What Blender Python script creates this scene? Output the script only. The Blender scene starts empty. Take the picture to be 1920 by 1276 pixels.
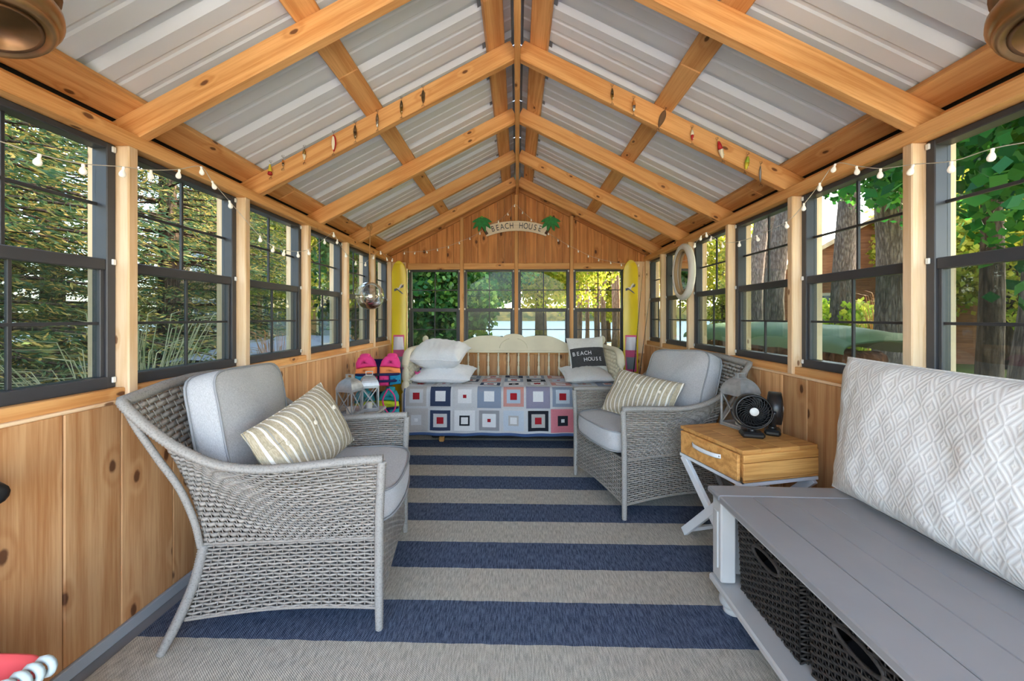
import bpy, bmesh, math, random
import numpy as np
from mathutils import Vector, Matrix, noise as mnoise
random.seed(7); np.random.seed(7)
PI = math.pi
SC = bpy.context.scene
COL = SC.collection

# ------------------------------------------------------------------ camera, sky, sun, exposure
cam_d = bpy.data.cameras.new('camera'); cam = bpy.data.objects.new('camera', cam_d); COL.objects.link(cam)
cam.location = (0, 0, 1.205); cam.rotation_euler = (PI/2, 0, math.radians(1.5))
cam_d.sensor_width = 36; cam_d.lens = 740*36/1920
cam_d.shift_x = 9.4/1920; cam_d.shift_y = -43/1920
cam_d.clip_start = 0.02; cam_d.clip_end = 1500
SC.camera = cam
W = bpy.data.worlds.new('sky'); SC.world = W; W.use_nodes = True
wn = W.node_tree; wn.nodes.clear()
sky = wn.nodes.new('ShaderNodeTexSky'); sky.sky_type = 'NISHITA'; sky.sun_disc = False
sky.sun_elevation = math.radians(38); sky.sun_rotation = math.radians(70); sky.air_density = 1.0; sky.dust_density = 2.5; sky.ozone_density = 1.0
bgn = wn.nodes.new('ShaderNodeBackground'); bgn.inputs['Strength'].default_value = 0.40
wo = wn.nodes.new('ShaderNodeOutputWorld')
wmx = wn.nodes.new('ShaderNodeMix'); wmx.data_type = 'RGBA'; wmx.blend_type = 'MULTIPLY'; wmx.inputs[0].default_value = 1; wmx.inputs[7].default_value = (1.04, 1.0, .95, 1)
wn.links.new(sky.outputs[0], wmx.inputs[6]); wn.links.new(wmx.outputs[2], bgn.inputs[0]); wn.links.new(bgn.outputs[0], wo.inputs[0])
sun_d = bpy.data.lights.new('sun', 'SUN'); sun_d.energy = 7.0; sun_d.angle = math.radians(2); sun_d.color = (1, .87, .66)
sun = bpy.data.objects.new('sun', sun_d); COL.objects.link(sun)
SUNV = Vector((math.cos(math.radians(38))*math.sin(math.radians(62)), math.cos(math.radians(38))*math.cos(math.radians(62)), math.sin(math.radians(38))))
sun.rotation_euler = SUNV.to_track_quat('Z', 'Y').to_euler(); sun.location = SUNV*60
SC.view_settings.view_transform = 'Standard'; SC.view_settings.look = 'None'
SC.view_settings.exposure = 2.72; SC.view_settings.gamma = 1.0; SC.view_settings.use_curve_mapping = False

# ------------------------------------------------------------------ helpers
def C(r, g, b):
    f = lambda v: (v/255/12.92) if v/255 <= .04045 else ((v/255+.055)/1.055)**2.4
    return (f(r), f(g), f(b), 1)

class MB:
    """collects polygons for ONE mesh object"""
    def __init__(s): s.v = []; s.f = []; s.m = []; s.uv = None
    def add(s, vs, fs, mi=0, M=None):
        o = len(s.v)
        s.v += [tuple(M @ Vector(p)) if M is not None else tuple(p) for p in vs]
        s.f += [tuple(i+o for i in f) for f in fs]; s.m += [mi]*len(fs); return s
    def box(s, c, d, mi=0, M=None, ch=0.0):
        x, y, z = d[0]/2, d[1]/2, d[2]/2; cx, cy, cz = c
        if ch <= 0:
            vs = [(cx+a*x, cy+b*y, cz+e*z) for a in (-1, 1) for b in (-1, 1) for e in (-1, 1)]
            fs = [(0,1,3,2),(4,6,7,5),(0,4,5,1),(2,3,7,6),(0,2,6,4),(1,5,7,3)]
            return s.add(vs, fs, mi, M)
        k = min(ch, x*.9, y*.9, z*.9); vs = []; idx = {}
        for a in (-1, 1):
            for b in (-1, 1):
                for e in (-1, 1):
                    idx[(a,b,e,0)] = len(vs); vs.append((cx+a*x, cy+b*(y-k), cz+e*(z-k)))
                    idx[(a,b,e,1)] = len(vs); vs.append((cx+a*(x-k), cy+b*y, cz+e*(z-k)))
                    idx[(a,b,e,2)] = len(vs); vs.append((cx+a*(x-k), cy+b*(y-k), cz+e*z))
        fs = []
        for a in (-1, 1):
            q = [idx[(a,b,e,0)] for b, e in ((-1,-1),(1,-1),(1,1),(-1,1))]; fs.append(tuple(q if a > 0 else q[::-1]))
            q = [idx[(b,a,e,1)] for b, e in ((-1,-1),(1,-1),(1,1),(-1,1))]; fs.append(tuple(q[::-1] if a > 0 else q))
            q = [idx[(b,e,a,2)] for b, e in ((-1,-1),(1,-1),(1,1),(-1,1))]; fs.append(tuple(q if a > 0 else q[::-1]))
            for b in (-1, 1):
                q = [idx[(a,b,-1,0)], idx[(a,b,1,0)], idx[(a,b,1,1)], idx[(a,b,-1,1)]]; fs.append(tuple(q if a*b < 0 else q[::-1]))
                q = [idx[(a,-1,b,0)], idx[(a,1,b,0)], idx[(a,1,b,2)], idx[(a,-1,b,2)]]; fs.append(tuple(q[::-1] if a*b < 0 else q))
                q = [idx[(-1,a,b,1)], idx[(1,a,b,1)], idx[(1,a,b,2)], idx[(-1,a,b,2)]]; fs.append(tuple(q if a*b < 0 else q[::-1]))
                for e in (-1, 1):
                    q = [idx[(a,b,e,0)], idx[(a,b,e,1)], idx[(a,b,e,2)]]; fs.append(tuple(q if a*b*e > 0 else q[::-1]))
        return s.add(vs, fs, mi, M)
    def tube(s, pts, r, n=8, mi=0, closed=False, caps=True, M=None, flat=None):
        P = [Vector(p) for p in pts]; N = len(P)
        R = r if isinstance(r, (list, tuple)) else [r]*N
        vs = []; fs = []; pu = None
        for i in range(N):
            a = P[(i-1) % N] if (closed or i > 0) else P[i]; b = P[(i+1) % N] if (closed or i < N-1) else P[i]
            t = (b-a); t = t.normalized() if t.length > 1e-9 else Vector((0, 0, 1))
            if pu is None:
                ref = flat if flat is not None else (Vector((0, 0, 1)) if abs(t.z) < .9 else Vector((1, 0, 0)))
                u = (Vector(ref)-t*Vector(ref).dot(t)).normalized()
            else:
                u = pu - t*pu.dot(t); u = u.normalized() if u.length > 1e-6 else pu
            pu = u; w = t.cross(u)
            rr = R[i]; ru, rw = rr if isinstance(rr, tuple) else (rr, rr)
            for k in range(n):
                th = 2*PI*k/n; vs.append(P[i]+u*(ru*math.cos(th))+w*(rw*math.sin(th)))
        for i in range(N if closed else N-1):
            j = (i+1) % N
            for k in range(n):
                l = (k+1) % n; fs.append((i*n+k, i*n+l, j*n+l, j*n+k))
        if caps and not closed:
            fs.append(tuple(range(n))[::-1]); fs.append(tuple((N-1)*n+k for k in range(n)))
        return s.add(vs, fs, mi, M)
    def lathe(s, prof, n=20, mi=0, M=None):
        vs = []; fs = []
        for r, z in prof:
            for k in range(n):
                th = 2*PI*k/n; vs.append((r*math.cos(th), r*math.sin(th), z))
        for i in range(len(prof)-1):
            for k in range(n):
                l = (k+1) % n; fs.append((i*n+k, i*n+l, (i+1)*n+l, (i+1)*n+k))
        if prof[0][0] > 1e-5: fs.append(tuple(range(n))[::-1])
        if prof[-1][0] > 1e-5: fs.append(tuple((len(prof)-1)*n+k for k in range(n)))
        return s.add(vs, fs, mi, M)
    def prism(s, poly, z0, z1, mi=0, M=None):
        n = len(poly); vs = [(x, y, z0) for x, y in poly]+[(x, y, z1) for x, y in poly]
        fs = [tuple(range(n))[::-1], tuple(range(n, 2*n))]+[(i, (i+1) % n, n+(i+1) % n, n+i) for i in range(n)]
        return s.add(vs, fs, mi, M)
    def grid(s, fn, nu, nv, mi=0, wrapu=False, M=None, mfn=None):
        vs = [fn(i/nu, j/nv) for j in range(nv+1) for i in range(nu if wrapu else nu+1)]
        w = nu if wrapu else nu+1; fs = []; ms = []
        for j in range(nv):
            for i in range(nu):
                a = j*w+i; b = j*w+(i+1) % w; fs.append((a, b, b+w, a+w)); ms.append(mfn(i, j) if mfn else mi)
        s.add(vs, fs, mi, M); s.m[-len(ms):] = ms; return s
    def build(s, name, mats, parent=None, smooth=False, M=None):
        me = bpy.data.meshes.new(name); me.from_pydata(s.v, [], s.f)
        if not isinstance(mats, (list, tuple)): mats = [mats]
        for m in mats: me.materials.append(m)
        if len(mats) > 1: me.polygons.foreach_set('material_index', s.m)
        if smooth is True: me.polygons.foreach_set('use_smooth', [True]*len(me.polygons))
        me.update()
        if smooth == 'auto':
            me.polygons.foreach_set('use_smooth', [True]*len(me.polygons))
            try: me.set_sharp_from_angle(angle=math.radians(40))
            except Exception: pass
        o = bpy.data.objects.new(name, me); COL.objects.link(o)
        if parent is not None: o.parent = parent
        if M is not None: o.matrix_local = M
        return o

def tag(o, label, cat, group=None, kind=None):
    if label: o['label'] = label
    if cat: o['category'] = cat
    if group: o['group'] = group
    if kind: o['kind'] = kind
    return o
def thing(name, label, cat, loc=(0, 0, 0), rz=0, group=None):
    o = bpy.data.objects.new(name, None); COL.objects.link(o); o.empty_display_size = .1
    o.location = loc; o.rotation_euler = (0, 0, rz); return tag(o, label, cat, group)
def struct(name):
    o = bpy.data.objects.new(name, None); COL.objects.link(o); o['kind'] = 'structure'; o.empty_display_size = .1; return o
def copy_tree(o, parent=None):
    c = o.copy(); COL.objects.link(c); c.parent = parent
    if parent is not None: c.matrix_local = o.matrix_local.copy()
    for ch in list(o.children): copy_tree(ch, c)
    return c
def T(x, y, z): return Matrix.Translation((x, y, z))
def RX(a): return Matrix.Rotation(a, 4, 'X')
def RY(a): return Matrix.Rotation(a, 4, 'Y')
def RZ(a): return Matrix.Rotation(a, 4, 'Z')
def S3(x, y, z): return Matrix.Diagonal((x, y, z, 1))
def frame_from(p0, p1, up):
    p0 = Vector(p0); p1 = Vector(p1); x = (p1-p0).normalized(); up = Vector(up); z = (up-x*up.dot(x)).normalized(); y = z.cross(x)
    c = (p0+p1)/2
    return Matrix(((x.x, y.x, z.x, c.x), (x.y, y.y, z.y, c.y), (x.z, y.z, z.z, c.z), (0, 0, 0, 1)))
def board(name, p0, p1, wy, wz, mat, parent, up=(0, 0, 1), ch=.003):
    """a length of timber from p0 to p1 along its own x axis, wy across, wz along up"""
    L = (Vector(p1)-Vector(p0)).length
    return MB().box((0, 0, 0), (L, wy, wz), ch=ch).build(name, mat, parent, M=frame_from(p0, p1, up))
def spline(pts, n):
    """Catmull-Rom through the points"""
    P = [Vector(p) for p in pts]; P = [P[0]*2-P[1]]+P+[P[-1]*2-P[-2]]; out = []
    m = len(P)-3
    for i in range(n+1):
        t = i/n*m; k = min(int(t), m-1); t -= k; a, b, c, d = P[k:k+4]
        out.append(.5*((2*b)+(c-a)*t+(2*a-5*b+4*c-d)*t*t+(3*b-a-3*c+d)*t**3))
    return out
def text_mesh(body, size, depth, name, mat, parent, M, xs=1.0):
    cu = bpy.data.curves.new(name, 'FONT'); cu.body = body; cu.size = size; cu.extrude = depth; cu.align_x = 'CENTER'; cu.align_y = 'CENTER'
    t = bpy.data.objects.new(name, cu); COL.objects.link(t)
    bpy.context.view_layer.update()
    me = bpy.data.meshes.new_from_object(t.evaluated_get(bpy.context.evaluated_depsgraph_get()))
    bpy.data.objects.remove(t); bpy.data.curves.remove(cu)
    me.materials.clear(); me.materials.append(mat); me.transform(S3(xs, 1, 1))
    o = bpy.data.objects.new(name, me); COL.objects.link(o); o.parent = parent; o.matrix_local = M; return o

# ------------------------------------------------------------------ materials
class NT:
    def __init__(s, name):
        s.mat = bpy.data.materials.new(name); s.mat.use_nodes = True; s.t = s.mat.node_tree; s.t.nodes.clear()
        s.out = s.t.nodes.new('ShaderNodeOutputMaterial')
    def n(s, typ, props=None, **ins):
        nd = s.t.nodes.new('ShaderNode'+typ)
        for k, v in (props or {}).items(): setattr(nd, k, v)
        for k, v in ins.items(): s.set(nd, k.replace('_', ' ') if not k.startswith('i') or not k[1:].isdigit() else int(k[1:]), v)
        return nd
    def set(s, nd, key, v):
        sock = nd.inputs[key]
        if isinstance(v, bpy.types.NodeSocket): s.t.links.new(v, sock)
        elif isinstance(v, bpy.types.Node): s.t.links.new(v.outputs[0], sock)
        else: sock.default_value = v
    def math(s, op, a, b=0.0, c=None):
        nd = s.t.nodes.new('ShaderNodeMath'); nd.operation = op; s.set(nd, 0, a); s.set(nd, 1, b)
        if c is not None: s.set(nd, 2, c)
        return nd.outputs[0]
    def vmath(s, op, a, b=(0, 0, 0)):
        nd = s.t.nodes.new('ShaderNodeVectorMath'); nd.operation = op; s.set(nd, 0, a); s.set(nd, 1, b); return nd.outputs[0]
    def mix(s, f, a, b, mode='MIX'):
        nd = s.t.nodes.new('ShaderNodeMix'); nd.data_type = 'RGBA'; nd.blend_type = mode
        s.set(nd, 0, f); s.set(nd, 6, a); s.set(nd, 7, b); return nd.outputs[2]
    def ramp(s, f, stops):
        nd = s.t.nodes.new('ShaderNodeValToRGB'); s.set(nd, 0, f); e = nd.color_ramp.elements
        while len(e) < len(stops): e.new(.5)
        for i, (p, c) in enumerate(stops): e[i].position = p; e[i].color = c
        return nd.outputs[0]
    def mr(s, v, a, b, c=0.0, d=1.0):
        nd = s.t.nodes.new('ShaderNodeMapRange'); nd.interpolation_type = 'SMOOTHSTEP'
        for k, q in enumerate((v, a, b, c, d)): s.set(nd, k, q)
        return nd.outputs[0]
    def coord(s, kind='Object'): return s.t.nodes.new('ShaderNodeTexCoord').outputs[kind]
    def noise(s, vec, scale, detail=3, rough=.5, dist=0.0):
        nd = s.n('TexNoise', None, Vector=vec, Scale=scale, Detail=detail, Roughness=rough, Distortion=dist); return nd.outputs[0]
    def bump(s, h, strength=.3, dist=.005):
        return s.n('Bump', None, Height=h, Strength=strength, Distance=dist).outputs[0]
    def bsdf(s, color, rough=.6, metal=0.0, normal=None, spec=.4, extra=None):
        b = s.n('BsdfPrincipled', None, Base_Color=color, Roughness=rough, Metallic=metal)
        b.inputs['Specular IOR Level'].default_value = spec
        if normal is not None: s.set(b, 'Normal', normal)
        for k, v in (extra or {}).items(): s.set(b, k, v)
        s.t.links.new(b.outputs[0], s.out.inputs[0]); return b

def plain(name, col, rough=.6, metal=0.0, var=.0, vscale=8, bump=0.0, bscale=60, spec=.4, extra=None):
    N = NT(name); co = N.coord(); c = col
    if var > 0:
        f = N.noise(co, vscale, 4)
        c = N.mix(N.mr(f, .3, .7), tuple(min(1, v*(1-var)) for v in col[:3])+(1,), tuple(min(1, v*(1+var)) for v in col[:3])+(1,))
    nm = N.bump(N.noise(co, bscale, 2), bump, .004) if bump > 0 else None
    N.bsdf(c, rough, metal, nm, spec, extra); return N.mat

def wood(name, light, dark, knot, grain=1.0, knots=.07, kscale=(2.2, 5.5, 5.5), rough=.55, var=.16, kdens=.55):
    N = NT(name); info = N.t.nodes.new('ShaderNodeObjectInfo'); rnd = info.outputs['Random']
    off = N.t.nodes.new('ShaderNodeCombineXYZ'); N.set(off, 0, N.math('MULTIPLY', rnd, 31.7)); N.set(off, 1, N.math('MULTIPLY', rnd, 17.3)); N.set(off, 2, N.math('MULTIPLY', rnd, 43.1))
    p = N.vmath('ADD', N.coord(), off.outputs[0])
    sp_ = N.n('SeparateXYZ', None, Vector=p); cb_ = N.t.nodes.new('ShaderNodeCombineXYZ')
    N.set(cb_, 0, N.math('MULTIPLY', sp_.outputs[0], kscale[0])); N.set(cb_, 1, N.math('MULTIPLY', N.math('ADD', sp_.outputs[1], sp_.outputs[2]), kscale[1]))
    vor = N.n('TexVoronoi', {'voronoi_dimensions': '2D'}, Vector=cb_.outputs[0], Scale=1.0)
    sc_ = N.n('SeparateColor', None, Color=vor.outputs['Color'])
    kd = N.math('ADD', N.math('ADD', vor.outputs['Distance'], N.math('MULTIPLY', N.math('GREATER_THAN', sc_.outputs[0], kdens), 2.0)), N.math('MULTIPLY', N.math('SUBTRACT', N.noise(p, 40, 2), .5), .035))
    halo = N.mr(kd, knots*.9, knots*3.2, 1, 0)
    g0 = N.noise(N.vmath('MULTIPLY', p, (.22*grain, 4.0*grain, 4.0*grain)), 1.6, 2, .5, .25)
    rings = N.math('SINE', N.math('ADD', N.math('MULTIPLY', g0, 46), N.math('MULTIPLY', halo, 4.5)))
    fine = N.noise(N.vmath('MULTIPLY', p, (2.5*grain, 70*grain, 70*grain)), 2.2, 3, .6)
    mixf = N.math('ADD', N.math('MULTIPLY', N.math('ADD', N.math('MULTIPLY', rings, .5), .5), .26), N.math('MULTIPLY', fine, .74))
    col = N.mix(N.mr(mixf, .2, .85), light, dark)
    col = N.mix(N.math('MULTIPLY', halo, .28), col, dark)
    col = N.mix(N.math('MULTIPLY', N.mr(kd, knots*.55, knots*1.05, 1, 0), .88), col, knot)
    blot = N.noise(p, 3.0, 2)
    br = N.math('ADD', N.math('MULTIPLY', N.math('SUBTRACT', rnd, .5), var*1.6), N.math('MULTIPLY', N.math('SUBTRACT', blot, .5), var))
    hsv = N.n('HueSaturation', None, Color=col, Value=N.math('ADD', 1.0, br))
    N.bsdf(hsv.outputs[0], rough, 0, N.bump(mixf, .12, .002), .35); return N.mat

M_RAFT = wood('pine_rafter', C(232, 178, 116), C(204, 138, 76), C(88, 46, 24), knots=.055, kscale=(2.6, 5.5, 0), kdens=.62)
M_POST = wood('pine_post', C(242, 212, 176), C(224, 184, 138), C(124, 78, 48), var=.12, knots=.05, kscale=(2.6, 6, 0), kdens=.5)
M_PLANK = wood('cedar_plank', C(224, 176, 126), C(188, 128, 78), C(88, 50, 30), grain=.8, knots=.075, kscale=(2.6, 5.0, 0), var=.22, kdens=.6)
M_GABLE = wood('gable_plank', C(218, 152, 90), C(172, 104, 54), C(74, 38, 20), grain=.9, knots=.085, kscale=(3.0, 5.0, 0), var=.22)
M_TABLE = wood('acacia', C(222, 168, 100), C(182, 124, 62), C(96, 60, 30), grain=1.2, knots=.03, kdens=.3)
M_GREYWOOD = wood('grey_wood', C(186, 178, 168), C(150, 142, 132), C(100, 92, 84), grain=1.4, knots=.03)
M_FRAME = plain('window_frame_charcoal', C(62, 63, 68), .4, var=.06)
M_MUNT = plain('muntin_charcoal', C(54, 54, 58), .45)
M_WHITEPL = plain('white_plastic', C(225, 225, 222), .4)
M_BLACKGAP = plain('gap_black', C(30, 28, 26), .9)  # near black for the dark eave gap, plank joints and small dark parts
M_EXT = plain('exterior_white_trim', C(226, 224, 220), .6, var=.04)

def sheet_metal():
    N = NT('roof_sheet'); co = N.coord()
    f = N.noise(co, 1.5, 3)
    col = N.mix(N.mr(f, .3, .7), C(216, 222, 230), C(226, 231, 237))
    sm = N.noise(co, 9, 4, .7); col = N.mix(N.mr(sm, .68, .78, 0, .12), col, C(150, 148, 145))
    N.bsdf(col, .42, .0, None, .5); return N.mat
M_ROOF = sheet_metal()
M_RIDGECAP = plain('ridge_cap_metal', C(150, 156, 166), .45, var=.06)

def glass(name, tint, ior=1.45, rough=0.0, milk=0.0):
    N = NT(name)
    tr = N.n('BsdfTransparent', None, Color=tint); gl = N.n('BsdfGlossy', None, Roughness=rough, Color=(1, 1, 1, 1))
    lw = N.n('LayerWeight', None, Blend=.5); f0 = ((ior-1)/(ior+1))**2
    fr = N.n('Math', {'operation': 'MULTIPLY_ADD'}, i0=N.math('POWER', lw.outputs['Facing'], 4.5), i1=.75*(1-f0), i2=f0)
    mx = N.t.nodes.new('ShaderNodeMixShader'); N.set(mx, 0, fr.outputs[0]); N.set(mx, 1, tr.outputs[0]); N.set(mx, 2, gl.outputs[0])
    last = mx
    if milk > 0:
        df = N.n('BsdfDiffuse', None, Color=(.8, .82, .82, 1)); m2 = N.t.nodes.new('ShaderNodeMixShader'); N.set(m2, 0, milk)
        N.set(m2, 1, mx.outputs[0]); N.set(m2, 2, df.outputs[0]); last = m2
    N.t.links.new(last.outputs[0], N.out.inputs[0]); return N.mat
M_PANE_UP = glass('vinyl_pane_clear', (.95, .96, .95, 1), 1.18)
M_PANE_LO = glass('vinyl_pane_grey', (.62, .67, .66, 1), 1.36, 0, .010)
M_GLASS = glass('clear_glass', (.97, .97, .97, 1), 1.45)

# ------------------------------------------------------------------ the cabin
H = 1.5; D = 4.70; YB = -1.20; SL = .511; ZR = 2.69          # half width, far wall, rear wall, roof slope, rafter underside at the ridge
PLANK_TOP = .883
def make_floor():
    N = NT('floor_grey_board'); co = N.coord(); N.bsdf(N.mix(N.noise(co, 5, 4), C(120, 124, 130), C(145, 148, 152)), .6)
    o = MB().box((0, (D+YB)/2, -.03), (3.3, D-YB+.3, .06)).build('floor', N.mat); o['kind'] = 'structure'
make_floor()

def rug():
    N = NT('striped_rug_weave'); co = N.coord(); sep = N.n('SeparateXYZ', None, Vector=co)
    y = sep.outputs[1]; x = sep.outputs[0]
    wob = N.math('MULTIPLY', N.math('SUBTRACT', N.noise(co, 14, 2), .5), .010)
    ph = N.math('FRACT', N.math('DIVIDE', N.math('ADD', N.math('SUBTRACT', y, 1.443-4.36), wob), .436))
    isn = N.math('LESS_THAN', ph, .5)
    st = N.noise(N.vmath('MULTIPLY', co, (190, 22, 1)), 1, 3, .65)
    th = N.noise(N.vmath('MULTIPLY', co, (330, 330, 1)), 1, 1, .5)
    f = N.mr(N.math('ADD', N.math('MULTIPLY', st, .7), N.math('MULTIPLY', th, .3)), .34, .66)
    tan = N.mix(f, C(158, 154, 144), C(210, 205, 191))
    navy = N.mix(f, C(48, 58, 80), C(108, 122, 146))
    wv = N.math('MULTIPLY', N.math('SINE', N.math('MULTIPLY', x, 700)), N.math('SINE', N.math('MULTIPLY', y, 900)))
    h = N.math('ADD', N.math('MULTIPLY', wv, .5), st)
    N.bsdf(N.mix(isn, tan, navy), .95, 0, N.bump(h, .5, .004), .1)
    m = MB().box((0, 1.6, .005), (2.86, 5.5, .01), ch=.003)
    tag(m.build('rug', N.mat), 'navy blue and beige striped flatweave rug covering the floor', 'rug')
rug()

L_POST = [1.505+.655*k for k in range(-4, 5)]; R_POST = [1.56+.655*k for k in range(-4, 5)]
WZ0, WZ1 = .925, 1.868
win_n = [0]
def window(cx, cy, ang, w, z0, z1, far=False):
    """single hung window; local x along the wall, local y outward, 0 = inner face of frame"""
    win_n[0] += 1
    o = struct('window_%d' % win_n[0]); o.location = (cx, cy, 0); o.rotation_euler = (0, 0, ang)
    h = z1-z0; zm = z0+h*.503; fw = .034
    m = MB()
    m.box((-w/2+fw/2, .03, (z0+z1)/2), (fw, .06, h), ch=.003).box((w/2-fw/2, .03, (z0+z1)/2), (fw, .06, h), ch=.003)
    m.box((0, .03, z1-.012), (w-2*fw, .06, .024), ch=.003).box((0, .026, z0+.022), (w-2*fw, .066, .044), ch=.003)
    m.build('window_frame', M_FRAME, o)
    x0, x1 = -w/2+fw, w/2-fw
    MB().box((0, .022, zm), (x1-x0, .036, .042), ch=.003).build('meeting_rail', M_FRAME, o)
    zu0, zu1 = zm+.02, z1-.024; zl0, zl1 = z0+.044, zm-.02
    MB().box((0, .044, (zu0+zu1)/2), (x1-x0, .003, zu1-zu0)).build('upper_pane', M_PANE_UP, o)
    MB().box((0, .022, (zl0+zl1)/2), (x1-x0-.03, .003, zl1-zl0)).build('lower_pane', M_PANE_LO, o)
    m = MB()
    for sx in (-1, 1): m.box((sx*(x1-.008), .020, (zl0+zl1)/2), (.016, .022, zl1-zl0), ch=.002)
    m.build('lower_sash', M_FRAME, o)
    mt = .011
    for (za, zb, yy) in ((zu0, zu1, .044), (zl0, zl1, .022)):
        MB().box((0, yy, (za+zb)/2), (mt, .012, zb-za), ch=.001).build('muntin', M_MUNT, o)
        MB().box((0, yy-.001, (za+zb)/2), (x1-x0, .013, mt), ch=.001).build('muntin', M_MUNT, o)
    if not far:
        for sx in (-1, 1):
            for zz in (z0+.03, zm+.012, z1-.02):
                MB().box((sx*(w/2-.012), -.004, zz), (.014, .008, .022), ch=.002).build('latch', M_WHITEPL, o)
    return o

def side_wall(sg, name, posts):
    wl = struct(name)
    # planks
    y = YB; k = 0; rnd = random.Random(3 if sg < 0 else 5)
    seams = []
    DE = D+.055
    while y < DE-.02:
        w = rnd.uniform(.17, .235) if y < 2.4 else rnd.uniform(.11, .16)
        w = min(w, DE-y)
        if DE-y-w < .06: w = DE-y
        t = rnd.uniform(-.001, .0015)
        board('plank', (sg*(H+.010+t), y+w/2, .035), (sg*(H+.010+t), y+w/2, PLANK_TOP), w-.0025, .02, M_PLANK, wl, up=(-sg, 0, 0), ch=.0035)
        y += w
    MB().box((sg*(H+.03), (D+YB)/2, .46), (.02, D-YB, .9)).build('plank_backing', M_BLACKGAP, wl)
    board('sill_ledge', (sg*(H+.018), YB, PLANK_TOP+.006), (sg*(H+.018), D, PLANK_TOP+.006), .042, .012, M_POST, wl, ch=.002)
    # studs
    for py in posts+[D-.02]:
        board('post', (sg*(H+.055), py, PLANK_TOP+.012), (sg*(H+.055), py, 1.87), .04, .11, M_POST, wl, up=(sg, 0, 0), ch=.004)
        board('exterior_post', (sg*(H+.135), py, .0), (sg*(H+.135), py, 1.87), .05, .05, M_POST, wl, up=(sg, 0, 0), ch=.003)
    # sill boards between the studs
    ys = [YB]+posts+[D-.02]
    for a, b in zip(ys[:-1], ys[1:]):
        if b-a < .1: continue
        board('sill_board', (sg*(H+.035), a+.02, .915), (sg*(H+.035), b-.02, .915), .045, .044, M_RAFT, wl, ch=.003)
    board('top_plate', (sg*(H+.055), YB, 1.8975), (sg*(H+.055), D+.05, 1.8975), .11, .055, M_RAFT, wl, ch=.004)
    board('header_strip', (sg*(H+.10), YB, 1.95), (sg*(H+.10), D, 1.95), .02, .05, M_RAFT, wl, ch=.002)
    MB().box((sg*(H+.13), (D+YB)/2, 2.0), (.03, D-YB, .09)).build('dark_gap_strip', M_BLACKGAP, wl)  # near-black strip standing in for the dark gap at the eave
    MB().box((sg*(H+.075), (D+YB)/2, .45), (.05, D-YB, .88)).build('exterior_siding', M_EXT, wl)
    bb = MB().box((sg*(H-.008), (D+YB)/2, .022), (.016, D-YB, .044), ch=.003).build('baseboard_'+('left' if sg < 0 else 'right'), plain('baseboard_grey_'+name, C(158, 164, 170), .5))
    bb['kind'] = 'structure'
    for a, b in zip(ys[:-1], ys[1:]):
        if b-a < .2: continue
        w = b-a-.04
        window(sg*(H+.05), (a+b)/2, -sg*PI/2, w, WZ0+.012, WZ1, far=(a < .8))
side_wall(-1, 'wall_left', L_POST)
side_wall(1, 'wall_right', R_POST)

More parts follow.
